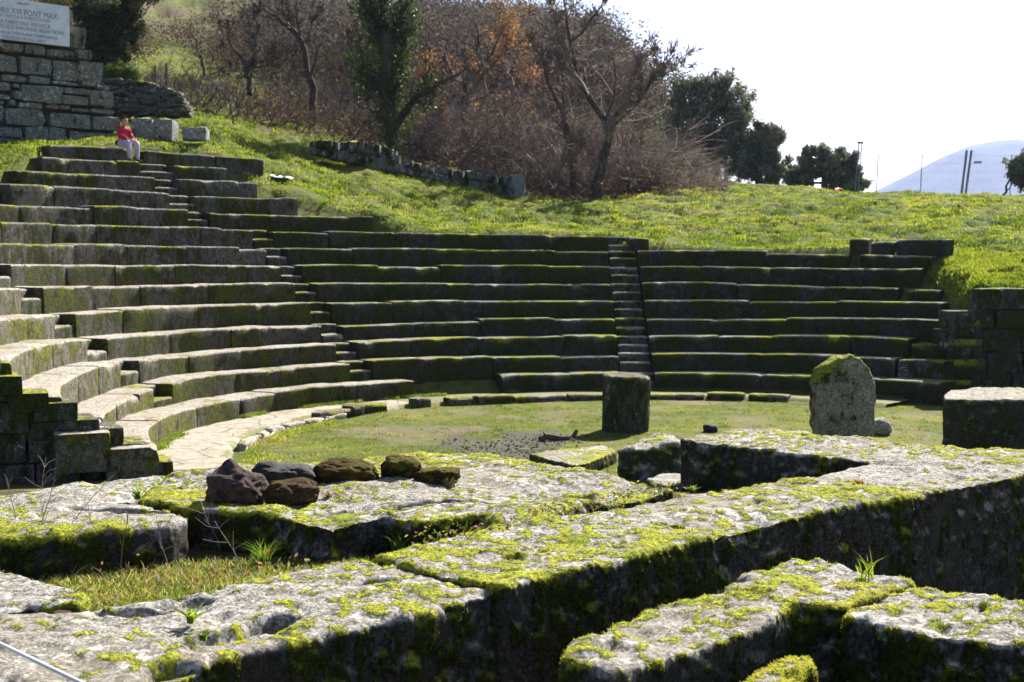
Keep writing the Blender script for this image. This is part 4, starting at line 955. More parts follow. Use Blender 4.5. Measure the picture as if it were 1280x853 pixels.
# evergreens on the crest
def evergreen(name, label, px, base_y, d, lumps, seed, nlump=90, leaf=.13, cols=((.17, .205, .135), (.23, .26, .18), (.13, .155, .105), (.29, .31, .22)), trunk=(.22, .1), lean=0, per=46):
    rng = np.random.default_rng(seed); root = empty(name, tuple(at(px, base_y, d=d)))
    top = min(l[1] for l in lumps); P = refine(limb([(px, base_y + 4), (px + lean * .5, (base_y + top) / 2), (px + lean, top + 10)], d), 8, .05)
    L = [P]; Rr = [np.linspace(trunk[0], trunk[1] * .4, 8)]
    for (x, y, rx, ry) in lumps:
        j = rng.integers(2, 6); L.append(np.array([P[j], P[j] * .4 + at(x, y, d=d) * .6 + rng.normal(0, .1, 3), at(x, y, d=d)])); Rr.append(np.array([.07, .05, .02]) * trunk[0] / .2)
    tubes_obj('trunk', L, Rr, M['bark'], root, 7)
    ctr = []
    for (x, y, rx, ry) in lumps:
        c = at(x, y, d=d); rx, ry = rx / FPX * d, ry / FPX * d
        for _ in range(max(6, nlump // 4)):
            v = rng.normal(0, 1, 3); v /= np.linalg.norm(v); v *= rng.uniform(.3, 1.25) ** .6
            q = c + v * np.array([rx, rx, ry]) * (1 + .18 * rng.normal()); dr_ = v * .5 + np.array([0, 0, .6]); dr_ /= np.linalg.norm(dr_)
            for u_ in rng.uniform(-.4, .5, 4): ctr.append(q + dr_ * u_ * rx * .55 + rng.normal(0, .08, 3))
    V, F, C = cards(ctr, per, np.clip(lumps[0][2] / FPX * d * .13, .07, .16), leaf * .7, cols, rng, up_bias=.3)
    link_mesh('crown', mesh_from('crown', V, F, tint=C), M['mass'], root, False); tag(root, label, 'tree')
evergreen('evergreen_oak', 'tallest dark evergreen tree on the crest, domed crown', 893, 228, 70, [(893,116,30,22),(864,124,26,24),(918,130,22,22),(880,155,36,24),(920,160,26,24),(852,158,24,24),(895,188,40,22),(850,188,22,22),(925,198,22,20)], 1)
evergreen('evergreen_oak', 'smaller evergreen adjoining the domed evergreen at its right', 950, 229, 68, [(955,170,17,15),(965,175,12,14),(942,185,18,18),(960,200,16,18),(938,210,20,14),(965,215,9,12),(925,190,12,14)], 2)
evergreen('evergreen_oak', 'low wide evergreen with ragged top beside the twin mast', 1030, 240, 72, [(1025,195,16,11),(1045,202,18,13),(1010,207,16,13),(1065,212,11,13),(1030,215,30,14),(990,222,10,9),(1000,228,14,9),(1070,228,11,10),(1050,225,20,12)], 3, nlump=60)
evergreen('thin_pine', 'thin leaning tree with dark crown at the right edge by fence', 1254, 252, 61.5, [(1278,205,12,10),(1290,210,14,16),(1285,228,10,10),(1272,215,6,8)], 4, nlump=60, trunk=(.07, .04), lean=12, leaf=.10)
evergreen('evergreen_bush', 'dark evergreen bush behind the tablet, above the dry stone wall', 140, 92, 47, [(120,18,28,20),(150,25,26,22),(95,5,24,16),(140,50,22,20),(115,45,22,18),(165,10,22,18),(130,72,22,14)], 5, nlump=80, leaf=.08, cols=((.03, .045, .018), (.05, .065, .025), (.022, .03, .014), (.06, .05, .03), (.08, .10, .04)))
evergreen('evergreen_bush', 'low glossy shrub growing on top of the dry stone wall', 155, 100, 42.5, [(140,92,10,4),(165,96,10,4),(150,90,8,4)], 6, nlump=30, leaf=.06, trunk=(.03, .02), cols=((.06, .10, .025), (.09, .13, .035)))
evergreen('tablet_plant', 'small leafy plant sprouting on top of the inscribed tablet', 60, 3, 35.6, [(45,-3,12,5),(62,1,12,4),(80,4,8,4)], 7, nlump=14, leaf=.05, trunk=(.02, .012), per=14, cols=((.06, .10, .025), (.09, .13, .035), (.14, .09, .05)))

# ------------------------------------------------------------------ undergrowth that reads as a mass
def stems(n, pxr, dr, hfun, seed, spread=.55, kids=6, col=None, rad_=.012):
    rng = np.random.default_rng(seed); polys, rds = [], []
    for _ in range(n):
        px = rng.uniform(*pxr); d = rng.uniform(*dr); x = (px - 640) / FPX * d; z = gz(x, d) ; hgt = hfun(px, d) * rng.uniform(.55, 1.1)
        if hgt <= .1: continue
        d_ = np.array([rng.normal(0, spread), rng.normal(0, spread), 1.0]); d_ /= np.linalg.norm(d_); p = np.array([x, d, z - .05]); pts = [p]; m_ = 6
        for i in range(m_ - 1):
            d_ = d_ + rng.normal(0, .22, 3) + np.array([d_[0] * .12, d_[1] * .12, -.03]); d_ /= np.linalg.norm(d_); pts.append(pts[-1] + d_ * hgt / (m_ - 1))
        pts = np.array(pts); polys.append(pts); rds.append(np.linspace(rad_ * 1.6, rad_ * .5, m_))
        for __ in range(kids):
            i = rng.integers(1, m_ - 1); q = pts[i]; dv = (pts[i + 1] - pts[i]); dv /= np.linalg.norm(dv); dv = dv + rng.normal(0, .55, 3); dv /= np.linalg.norm(dv); ln = hgt * rng.uniform(.2, .5)
            k2 = [q]
            for s_ in range(3): dv = dv + rng.normal(0, .2, 3); dv /= np.linalg.norm(dv); k2.append(k2[-1] + dv * ln / 3)
            polys.append(np.array(k2)); rds.append(np.linspace(rad_ * .7, rad_ * .35, 4))
    return polys, rds
def hth(px, d):
    top = np.interp(px, [400, 450, 520, 600, 700, 800, 840, 880, 905, 930], [120, 105, 90, 95, 90, 135, 165, 190, 215, 232])
    zt = at(px, top, d=d)[2]; return max(0.0, min(zt - gz((px - 640) / FPX * d, d), 5.0))
P1, R1_ = stems(1500, (505, 905), (50.5, 62), hth, 51, kids=10, rad_=.012, spread=.85)
P2, R2 = stems(90, (505, 890), (50, 56), lambda p, d: hth(p, d) * 1.25, 57, kids=14, rad_=.026, spread=.5)
P1 += P2; R1_ += R2
tag(tubes_obj('bare_undergrowth', P1, R1_, M['twig'], sides=3), 'tangled leafless thicket of grey brown stems behind the seats', 'undergrowth', kind='stuff')
def hl(px, d): return float(np.interp(px, [170, 260, 330, 420, 520], [1.3, 1.2, 1.5, 2.6, 3.2]))
P1, R1_ = stems(900, (170, 520), (48, 66), hl, 52, kids=7, rad_=.012)
tag(tubes_obj('hillside_scrub', P1, R1_, M['darktwig'], sides=3), 'dry brown scrub of thin stems over the left hillside', 'undergrowth', kind='stuff')
rng = np.random.default_rng(61)
def scatter(n, pxr, dr, keep=None, seed=0, pw=1.0):
    rng = np.random.default_rng(seed); px = rng.uniform(*pxr, n); d = dr[0] + (dr[1] - dr[0]) * rng.random(n) ** pw; x = (px - 640) / FPX * d
    if keep is not None:
        k = keep(px, d, x); px, d, x = px[k], d[k], x[k]
    return px, d, x, ground(x, d)
px, d, x, z = scatter(6000, (300, 900), (48, 62), None, 62); h_ = np.random.default_rng(1).random(len(x)) ** 2 * np.interp(px, [120, 400, 600, 800, 900], [.5, 1.0, 1.2, .9, .5])
V, F, C = cards(np.stack([x, d, z + h_], -1), 3, .12, .045, [(.15, .085, .05), (.20, .12, .08), (.12, .07, .045), (.26, .19, .14), (.05, .06, .03), (.22, .10, .05)], rng)
tag(link_mesh('leaf_litter', mesh_from('leaf_litter', V, F, tint=C), M['dryleaf'], None, False), 'russet dead leaves caught under the thicket', 'leaf litter', kind='stuff')
ctr = []
for _ in range(900):
    px = rng.uniform(400, 880); d = rng.uniform(49.5, 60); x = (px - 640) / FPX * d; hh = hth(px, d)
    if fbm(np.array([[x, d, 0]]), .35, 2, 15)[0] < .0: continue
    ctr.append((x, d, gz(x, d) + rng.uniform(.1, max(.3, hh * .75))))
V, F, C = cards(ctr, 26, .28, .05, [(.07, .085, .03), (.10, .11, .045), (.05, .06, .025), (.13, .12, .06)], rng)
tag(link_mesh('evergreen_brambles', mesh_from('evergreen_brambles', V, F, tint=C), M['mass'], None, False), 'dull green leaves of brambles mixed into the thicket', 'brambles', kind='stuff')
# wood covering the ridge
ctr = []; rng = np.random.default_rng(63)
for _ in range(2300):
    px = rng.uniform(330, 838); d = rng.uniform(74, 150); x = (px - 640) / FPX * d; g = gz(x, d); top = np.interp(px, [330, 420, 480, 540, 600, 700, 755, 790, 803, 815, 838], [-12, -6, 4, 12, 12, 14, 14, 30, 60, 105, 165]); zt = at(px, top, d=d)[2]
    hh = rng.uniform(2.5, 6.5)
    if zt < g + 1.2 or (px < 470 and rng.random() < .7): continue
    zc = min(g + hh, zt - .5)
    ctr.append((x, d, zc - rng.uniform(0, 1.0)))
    ctr.append((x + rng.normal(0, .8), d + rng.normal(0, .8), max(g + .5, zc - 2)))
ctr = np.array(ctr); V, F, C = cards(np.concatenate([ctr + rng.normal(0, .7, ctr.shape) for _ in range(4)]), 22, .45, .115, [(.11, .092, .082), (.085, .085, .066), (.14, .115, .104), (.07, .076, .054), (.165, .135, .122)], rng)
tag(link_mesh('ridge_wood', mesh_from('ridge_wood', V, F, tint=C), M['mass'], None, False), 'dull green and brown wood covering the ridge behind the trees', 'wood', kind='stuff')
# bushes over the left hillside
ctr = []
for _ in range(700):
    px = rng.uniform(60, 470); d = rng.uniform(58, 120); x = (px - 640) / FPX * d
    if fbm(np.array([[x, d, 0]]), .09, 2, 5)[0] < .02 or math.exp(-((px - 235) / 55) ** 2 - ((d - 78) / 13) ** 2) > .45: continue
    for q in range(5): ctr.append((x + rng.normal(0, .7), d + rng.normal(0, .7), gz(x, d) + rng.uniform(.1, 1.5)))
V, F, C = cards(ctr, 40, .4, .075, [(.10, .072, .066), (.09, .065, .045), (.15, .11, .08), (.07, .075, .035)], rng)
tag(link_mesh('hillside_bramble', mesh_from('hillside_bramble', V, F, tint=C), M['mass'], None, False), 'brown bramble patches scattered over the hillside', 'bramble', kind='stuff')

# ------------------------------------------------------------------ grass
def blades(x, y, z, n_per, h, w, cols, seed, spread=.05, bend=.5, segs=1):
    rng = np.random.default_rng(seed); N = len(x) * n_per; bx = np.repeat(x, n_per) + rng.normal(0, spread, N); by = np.repeat(y, n_per) + rng.normal(0, spread, N); bz = np.repeat(z, n_per) - .01
    hh = np.repeat(np.broadcast_to(h, x.shape), n_per) * rng.uniform(.5, 1.25, N); an = rng.uniform(0, 2 * math.pi, N); bn = rng.uniform(.1, 1, N) * bend * hh; wa = rng.uniform(0, 2 * math.pi, N)
    ci0 = rng.integers(0, len(cols), len(x))
    if len(cols) >= 6 and len(x) > 8000:
        hu = fbm(np.stack([x, y, 0 * x], -1), .45, 3, 55) + .35 * fbm(np.stack([x, y, 0 * x], -1), 2.2, 2, 56); ci0 = np.where(hu > .30, 4, np.where(hu < -.22, 3, ci0))
    ci = np.repeat(ci0, n_per); mixc = rng.random(N) < .3; ci[mixc] = rng.integers(0, len(cols), mixc.sum()); col = np.asarray(cols)[ci] * rng.uniform(.75, 1.25, (N, 1))
    ww = np.broadcast_to(w, (N,)) if np.ndim(w) == 0 else np.repeat(w, n_per)
    wx, wy = np.cos(wa) * ww / 2, np.sin(wa) * ww / 2; lv = []
    for s_ in range(segs + 1):
        t = s_ / (segs + 1); cx, cy, cz = bx + np.cos(an) * bn * t * t, by + np.sin(an) * bn * t * t, bz + hh * t * (1 - .15 * t); k = 1 - .35 * t
        lv += [np.stack([cx - wx * k, cy - wy * k, cz], -1), np.stack([cx + wx * k, cy + wy * k, cz], -1)]
    lv.append(np.stack([bx + np.cos(an) * bn, by + np.sin(an) * bn, bz + hh * .85], -1))
    nv = len(lv); V = np.stack(lv, 1).reshape(-1, 3); o = np.arange(N) * nv; Q = []
    for s_ in range(segs): Q.append(np.stack([o + 2 * s_, o + 2 * s_ + 1, o + 2 * s_ + 3, o + 2 * s_ + 2], -1))
    T = np.stack([o + nv - 3, o + nv - 2, o + nv - 1], -1)
    return V, ([np.concatenate(Q)] if Q else []) + [T], np.repeat(col, nv, 0)
GRN = [(.17, .235, .028), (.23, .28, .032), (.31, .32, .045), (.10, .15, .02), (.33, .31, .09), (.26, .29, .035)]
def keep_hill(px, d, x):
    rho = np.hypot(x - CX, d - CY); th = np.degrees(np.arctan2(x - CX, d - CY)); rt = R1 + np.interp(th, *NT) * TD
    P = np.stack([x, d, 0 * x], -1); cl = fbm(P, 1.1, 3, 71)
    ok = (rho > rt + .04) & ((th < 40) | (d > 30.2)) & (np.random.default_rng(5).random(len(x)) < sstep(cl, -.70, -.12))
    lit, _, _, _ = zones(x, d); return ok & (np.random.default_rng(6).random(len(x)) > lit * 1.05)
rng = np.random.default_rng(77); rho = rng.uniform(11.3, 14.6, 5000); th = rng.uniform(34, 47, 5000); k = (th > np.interp(rho, DR, DE) + .4); x, y = pol(th[k], rho[k]); k = (y > 29.3); x, y = x[k], y[k]
V, F, C = blades(x, y, ground(x, y), 6, .09, .02, GRN, 78, .06, .8)
tag(link_mesh('bank_grass', mesh_from('bank_grass', V, F, tint=C), M['grass'], None, False), 'rough grass on the bank beyond the right end of the seats', 'grass', kind='stuff')
px, d, x, z = scatter(190000, (-60, 1340), (28, 100), keep_hill, 72, 1.5)
cl = fbm(np.stack([x, d, 0 * x], -1), 1.6, 3, 73)
V, F, C = blades(x, d, z, 7, .06 + .28 * np.clip(cl - .05, 0, 1), .022, GRN, 74, .07, .7)
_px, _d, _x, _z = scatter(2600, (-60, 1340), (30, 64), keep_hill, 79, 1.3)
V2, F2, C2 = blades(_x, _d, _z, 26, .15, .03, [(.06, .10, .014), (.09, .14, .018), (.12, .16, .02)], 80, .12, .9)
V = np.concatenate([V, V2]); C = np.concatenate([C, C2]); F = [np.concatenate([F[0], F2[0] + len(V) - len(V2)])]
tag(link_mesh('hill_grass', mesh_from('hill_grass', V, F, tint=C), M['grass'], None, False), 'sunlit rough grass over the hill behind the seats', 'grass', kind='stuff')
def keep_orch(px, d, x):
    rho = np.hypot(x - CX, d - CY); lit, g_, ba, _ = zones(x, d); P = np.stack([x, d, 0 * x], -1); cl = fbm(P, 1.3, 3, 81); rnd = np.random.default_rng(7).random(len(x))
    th = np.degrees(np.arctan2(x - CX, d - CY))
    return ((rho < KR - .05) | ((rho > KR + .25) & (rho < R1 - .05) & (th > -45) & (rnd < .5)) | ((th > 40) & (d < 29.6))) & (rnd > g_ * 1.1) & (rnd > ba * .9) & (rnd < sstep(cl, -.7, .2) + .15)
px, d, x, z = scatter(70000, (150, 1300), (18.5, 31.5), keep_orch, 82)
ln = np.exp(-((np.hypot(x - CX, d - CY) - (KR - .25)) / .25) ** 2) * (px < 420)
V, F, C = blades(x, d, z, 5, .035 + .08 * ln, .013, [(.16, .21, .035), (.21, .24, .05), (.30, .28, .10), (.13, .16, .035), (.36, .32, .16), (.20, .24, .04)], 83, .05, .8)
_p, _d, _x, _z = scatter(1500, (230, 1300), (19.5, 31), keep_orch, 86)
V2, F2, C2 = blades(_x, _d, _z, 16, .085, .012, [(.10, .15, .022), (.15, .2, .03), (.30, .26, .11), (.08, .11, .02)], 87, .06, 1.0)
F = [np.concatenate([F[0], F2[0] + len(V)])]; V = np.concatenate([V, V2]); C = np.concatenate([C, C2])
tag(link_mesh('orchestra_grass', mesh_from('orchestra_grass', V, F, tint=C), M['grass'], None, False), 'short thin grass covering the orchestra floor', 'grass', kind='stuff')
# green fringe at the foot of the lowest seats
th = np.random.default_rng(8).uniform(-100, 40, 2600); rr_ = R1 - .04 - np.abs(np.random.default_rng(9).normal(0, .05, 2600)); k = fbm(np.stack([th * .15, rr_, 0 * th], -1), 1.2, 3, 4) > -.1; th, rr_ = th[k], rr_[k]; x, y = pol(th, rr_)
V, F, C = blades(x, y, np.full_like(x, .07), 6, .10, .016, [(.10, .17, .025), (.14, .2, .03), (.2, .2, .06)], 84, .04, .8)
tag(link_mesh('seat_foot_weeds', mesh_from('seat_foot_weeds', V, F, tint=C), M['grass'], None, False), 'green weeds along the foot of the lowest seat row', 'weeds', kind='stuff')
gp_ = at(655, 560, z=0); rng = np.random.default_rng(85); n = 1100; x = gp_[0] + rng.normal(.1, 1.1, n); y = gp_[1] + rng.normal(0, 1.1, n); _, g_, _, _ = zones(x, y); k = (g_ > rng.random(n) * .8); x, y = x[k], y[k]; n = len(x)
ico = np.array([(1, 0, 0), (-1, 0, 0), (0, 1, 0), (0, -1, 0), (0, 0, 1), (0, 0, -1)]); icf = np.array([(0, 2, 4), (2, 1, 4), (1, 3, 4), (3, 0, 4), (2, 0, 5), (1, 2, 5), (3, 1, 5), (0, 3, 5)])
sz = rng.uniform(.008, .024, (n, 1, 1)) * rng.uniform(.6, 1.3, (n, 1, 3)) * np.array([1, 1, .7]); Vp = ico[None] * sz * rng.uniform(.7, 1.2, (n, 6, 1)) + np.stack([x, y, ground(x, y) + .008], -1)[:, None]
tag(link_mesh('gravel', mesh_from('gravel', Vp.reshape(-1, 3), (icf[None] + np.arange(n)[:, None, None] * 6).reshape(-1, 3), tint=np.repeat(np.array([(.03, .03, .033), (.07, .07, .07), (.16, .155, .15), (.32, .31, .3)])[rng.choice(4, n, p=[.45, .3, .18, .07])], 6, 0)), M['mass'], None, False), 'patch of loose dark gravel on the orchestra floor', 'gravel', kind='stuff')
# foreground pit: lush tufts, dry grass and dead leaves
rng = np.random.default_rng(90)
def pit_pts(n, quad, z=1.6):
    u, v = rng.random(n), rng.random(n); a, b_, c, e = [at(*q, z=z)[:2] for q in quad]
    P = (a[None] * (1 - u[:, None]) + b_[None] * u[:, None]) * (1 - v[:, None]) + (e[None] * (1 - u[:, None]) + c[None] * u[:, None]) * v[:, None]
    return P[:, 0], P[:, 1]
x, y = pit_pts(1500, [(40, 700), (470, 690), (470, 725), (60, 770)])
V1, F1, C1 = blades(x, y, ground(x, y), 8, .052, .006, [(.14, .20, .03), (.2, .24, .05), (.3, .27, .12), (.09, .14, .02), (.34, .26, .14)], 91, .03, .9, 2)
x, y = pit_pts(70, [(50, 700), (300, 696), (290, 725), (80, 762)]); V2, F2, C2 = blades(x, y, ground(x, y), 6, .09, .004, [(.42, .34, .18), (.36, .27, .14), (.30, .20, .09), (.2, .24, .05)], 92, .03, 1.2, 2)
F1 = [np.concatenate([F1[0], F2[0] + len(V1)]), np.concatenate([F1[1], F2[1] + len(V1)])]; V1 = np.concatenate([V1, V2]); C1 = np.concatenate([C1, C2])
tag(link_mesh('pit_grass', mesh_from('pit_grass', V1, F1, tint=C1), M['grass'], None, False), 'mixed green and straw coloured grass in the hollow between slabs', 'grass', kind='stuff')
V, F, C = cards(np.stack([*pit_pts(260, [(60, 705), (420, 700), (400, 728), (90, 765)]), np.full(260, 1.60)], -1), 1, .025, .013, [(.28, .18, .11), (.36, .26, .17), (.22, .14, .09), (.42, .35, .27), (.26, .12, .07)], rng)
x, y = pit_pts(260, [(500, 690), (840, 612), (850, 622), (520, 700)], 1.78); z_ = np.full_like(x, 1.83)
V_, F_, C_ = cards(np.stack([x, y, z_], -1), 2, .02, .011, [(.24, .15, .09), (.32, .23, .14), (.2, .12, .07), (.10, .14, .03), (.12, .17, .03)], rng)
tag(link_mesh('dead_leaves', mesh_from('dead_leaves', np.concatenate([V, V_]), np.concatenate([F, F_ + len(V)]), tint=np.concatenate([C, C_])), M['dryleaf'], None, False), 'curled brown dead leaves caught between the slabs', 'leaves', kind='stuff')
def tuft(name, px, py, z, n, h, w, cols, label, spread=.04, bend=.9, seed=0, cat='plant'):
    p = at(px, py, z=z); V, F, C = blades(np.full(1, 0.), np.full(1, 0.), np.full(1, 0.), n, h, w, cols, seed, spread, bend, 3)
    o = link_mesh(name, mesh_from(name, V, F, tint=C), M['grass'], None, False); o.location = (p[0], p[1], z); return tag(o, label, cat)
LG = [(.12, .2, .025), (.2, .28, .04), (.26, .3, .06)]; ST = [(.42, .34, .2), (.34, .25, .14), (.26, .18, .1)]
tuft('grass_tuft', 330, 706, 1.57, 90, .14, .0045, LG + [(.4, .33, .12)], 'bushy bright grass tuft in the hollow below the pointed rock', .02, seed=1)
tuft('grass_tuft', 405, 700, 1.57, 40, .14, .005, LG, 'grass tuft in shade against slab front below the golden rock', .02, seed=2)
tuft('grass_tuft', 462, 690, 1.57, 40, .12, .006, LG, 'broad bladed grass clump at the end of the slab hollow', .02, seed=3)
tuft('grass_tuft', 500, 686, 1.62, 30, .10, .006, LG, 'small grass clump between the platform slab and mossy block', .02, seed=4)
tuft('grass_tuft', 1082, 724, 1.80, 16, .13, .006, LG, 'spindly grass tuft growing on the joint of the front blocks', .02, seed=5)
tuft('leafy_rosette', 238, 776, 1.80, 26, .07, .014, [(.2, .26, .03), (.3, .32, .05)], 'yellow green leafy rosette on pale near block by hollows', .004, 1.6, 6)
tuft('leafy_rosette', 255, 797, 1.80, 22, .04, .01, [(.1, .15, .03), (.3, .14, .06)], 'small reddish weed in a crack of the pale near block', .005, 1.4, 7)
tuft('leafy_rosette', 1075, 606, 1.81, 26, .05, .016, [(.12, .12, .03), (.26, .12, .05)], 'reddish green weed on the joint of the pale end block', .005, 1.4, 8)
tuft('leafy_rosette', 172, 622, 1.77, 24, .09, .012, [(.14, .22, .03), (.2, .26, .05)], 'green weed in the crack between the platform slabs', .006, 1.2, 9)
tuft('leafy_rosette', 865, 615, 1.79, 30, .05, .014, [(.12, .18, .03), (.2, .2, .05)], 'green weed at foot of the cross wall beside mossy block', .006, 1.3, 10)
tuft('grass_tuft', 655, 850, 1.36, 60, .10, .008, LG + ST, 'mixed weed clump at bottom edge below the middle block', .03, 1.3, 11)
tuft('grass_tuft', 1262, 748, 1.1, 30, .09, .006, ST + LG[:1], 'dry weed clump at foot of end block by right edge', .02, 1.3, 12)
tuft('leafy_rosette', 410, 621, 1.77, 24, .045, .012, [(.1, .13, .03), (.28, .13, .06)], 'reddish green weed beside low rough brown rock', .006, 1.3, 13)
tuft('leafy_rosette', 560, 607, 1.77, 30, .06, .008, LG + ST, 'thin weed at foot of the wedge shaped rock', .008, 1.4, 14)
for i, (px, py, hgt) in enumerate([(20, 690, .42), (42, 695, .5), (72, 690, .55), (110, 700, .3), (40, 640, .35), (228, 648, .3), (250, 640, .28), (150, 715, .34), (210, 700, .22), (275, 680, .3), (62, 700, .3), (300, 700, .25)]):
    p = at(px, py, z=1.6); q = [p + np.array([0, 0, -.03])]; rg = np.random.default_rng(200 + i); dv = np.array([rg.normal(0, .25), rg.normal(0, .15), 1.0]); pol_ = []
    for s_ in range(6): dv = dv + rg.normal(0, .09, 3); q.append(q[-1] + dv / np.linalg.norm(dv) * hgt / 6)
    pol_.append(np.array(q)); rdl = [np.linspace(.0028, .0012, 7)]
    for s_ in range(6):
        j = rg.integers(2, 6); e = q[j] + np.array([rg.normal(0, .05), rg.normal(0, .04), rg.uniform(.02, .09)]); pol_.append(np.array([q[j], (q[j] + e) / 2 + rg.normal(0, .006, 3), e])); rdl.append(np.array([.0016, .0012, .001]))
    tag(tubes_obj('dry_stalk', pol_, rdl, M['twig'], sides=4), 'thin dry weed stalk rising at the left in front of slabs', 'weed stalk', 'dry weed stalks by the left slabs')

# ------------------------------------------------------------------ the seated boy
def skin_mesh(name, pts, edges, radii, root_i=0, sub=2):
    me = bpy.data.meshes.new(name); me.from_pydata([tuple(p) for p in pts], edges, []); o = bpy.data.objects.new(name, me); COL.objects.link(o)
    md = o.modifiers.new('skin', 'SKIN'); md.use_smooth_shade = True; me.skin_vertices.new() if not me.skin_vertices else None
    for i, r_ in enumerate(radii):
        sv = me.skin_vertices[0].data[i]; sv.radius = (r_, r_) if not hasattr(r_, '__len__') else r_; sv.use_root = (i == root_i)
    sd = o.modifiers.new('sub', 'SUBSURF'); sd.levels = sub; sd.render_levels = sub
    me2 = bpy.data.meshes.new_from_object(o.evaluated_get(bpy.context.evaluated_depsgraph_get())); bpy.data.objects.remove(o); bpy.data.meshes.remove(me); return me2
th14, zs, sx, sy = ring_hit(152, 181, rad(14) + .12); seat_z = float(row_z(14, th14)) + .01; feet_z = float(row_z(13, th14))
boy = empty('person', (sx, sy, seat_z)); face = math.atan2(-.50, .87); boy.rotation_euler = (0, 0, 0)
fx = np.array([math.cos(face), math.sin(face), 0]); lx = np.array([-fx[1], fx[0], 0]); uz = np.array([0, 0, 1.])
BO = np.array([sx, sy, seat_z])
def B(f, l, u): return BO + (fx * f + lx * l + uz * u) * 1.07
KB = 1.07; drop = (seat_z - feet_z) / KB
ank = -drop + .07
hipz = .09; sk = {'pel': B(0, 0, .09), 'wa': B(.03, 0, .22), 'ch': B(.06, 0, .36), 'nk': B(.085, 0, .475), 'hd0': B(.105, 0, .53), 'hd1': B(.115, 0, .595), 'hd2': B(.105, 0, .655)}
arms = {s: [B(.07, s * .13, .43), B(.10, s * .19, .28), B(.27, s * .10, .16), B(.33, s * .05, .15)] for s in (1, -1)}
legs = {s: [B(.02, s * .075, .07), B(.37, s * (.13), .085), B(.36, s * .13, ank), B(.45, s * .14, ank - .04)] for s in (1, -1)}
skin = flat_mat('skin', (.42, .24, .17), .6, .3, .06, 8); jacket = flat_mat('red_jacket_cloth', (.42, .02, .055), .8, .2, .25, 14, .01); trous = flat_mat('lilac_grey_trousers', (.42, .40, .58), .85, .15, .15, 14, .01); hairm = flat_mat('dark_brown_hair', (.05, .03, .02), .7, .3, .3, 30, .01); navy = flat_mat('navy_cloth', (.02, .025, .06), .85, .15, .2, 10); shoe = flat_mat('dark_shoes', (.03, .025, .03), .6, .3, .2, 10); whitec = flat_mat('white_cotton', (.7, .68, .66), .8, .2, .1, 10)
pts = [sk['pel'], sk['wa'], sk['ch'], sk['nk'], sk['hd0'], sk['hd1'], sk['hd2']]; rad_b = [.085, .08, .085, .042, .062, .088, .076]; ed = [(i, i + 1) for i in range(6)]
for s in (1, -1):
    n0 = len(pts); pts += arms[s]; rad_b += [.042, .034, .027, .026]; ed += [(2, n0), (n0, n0 + 1), (n0 + 1, n0 + 2), (n0 + 2, n0 + 3)]
    n0 = len(pts); pts += legs[s]; rad_b += [.065, .05, .032, .028]; ed += [(0, n0), (n0, n0 + 1), (n0 + 1, n0 + 2), (n0 + 2, n0 + 3)]
    h0 = n0 - 1
    for j, (sp, ln) in enumerate(((-.02, .055), (-.007, .065), (.006, .062), (.019, .05), (.034, .04))):
        n1 = len(pts); bp_ = arms[s][3]; q0 = bp_ + fx * .02 + lx * (-s) * sp * .9; pts += [q0 + fx * ln * .55 - uz * .005, q0 + fx * ln - uz * .03 + lx * (-s) * .008]; rad_b += [.0085, .0075]; ed += [(h0, n1), (n1, n1 + 1)]
link_mesh('body', skin_mesh('body', pts, ed, rad_b), skin, boy)
p_ = [sk['pel'] + uz * .03, sk['wa'], sk['ch'], sk['nk'] - uz * .035]; r_ = [.105, .10, .108, .062]; e_ = [(0, 1), (1, 2), (2, 3)]
for s in (1, -1):
    n0 = len(p_); p_ += [arms[s][0], arms[s][1], arms[s][2]]; r_ += [.06, .052, .042]; e_ += [(2, n0), (n0, n0 + 1), (n0 + 1, n0 + 2)]
def folds(me, a, f):
    V, N = get_vn(me); V = V + N * (a * fbm(V * np.array([1, 1, .6]), f, 3, 2))[:, None]; me.vertices.foreach_set('co', V.astype(np.float32).ravel()); me.update(); return me
link_mesh('jacket', folds(skin_mesh('jacket', p_, e_, r_, 0, 3), .022, 14), jacket, boy)
p_ = [sk['pel']]; r_ = [.10]; e_ = []
for s in (1, -1):
    n0 = len(p_); l_ = legs[s]; p_ += [l_[0] + fx * .04, l_[1], l_[1] * .5 + l_[2] * .5 + fx * .005, l_[2] + uz * .02]; r_ += [.085, .072, .058, .055]; e_ += [(0, n0), (n0, n0 + 1), (n0 + 1, n0 + 2), (n0 + 2, n0 + 3)]
link_mesh('trousers', folds(skin_mesh('trousers', p_, e_, r_, 0, 3), .016, 13), trous, boy)
for s in (1, -1): link_mesh('shoe', skin_mesh('shoe', [legs[s][2] - uz * .02 - fx * .03, legs[s][2] - uz * .03 + fx * .05, legs[s][3] - uz * .0 + fx * .03], [(0, 1), (1, 2)], [.042, .04, .03]), shoe, boy)
link_mesh('waist_sweater', skin_mesh('waist_sweater', [B(-.05, .09, .10), B(-.085, 0, .08), B(-.05, -.09, .10)], [(0, 1), (1, 2)], [.07, .085, .07], 1), navy, boy)
link_mesh('collar', skin_mesh('collar', [B(.135, .03, .44), B(.155, 0, .39), B(.135, -.03, .44)], [(0, 1), (1, 2)], [.022, .026, .022], 1), whitec, boy)
hd = B(.095, 0, .635)
link_mesh('hair', skin_mesh('hair', [hd + fx * .045 + uz * .035, hd + uz * .045 - fx * .02, hd - fx * .055 - uz * .005, hd - fx * .05 - uz * .06], [(0, 1), (1, 2), (2, 3)], [.050, .076, .076, .060], 1), hairm, boy)
for s in (1, -1):
    acc = Acc(); rounded_box(acc, tuple(B(.185, s * .03, .635)), (.014, .02, .01), rz=face, bev=.003, wob=0); link_mesh('eye', acc.mesh('eye'), hairm, boy)
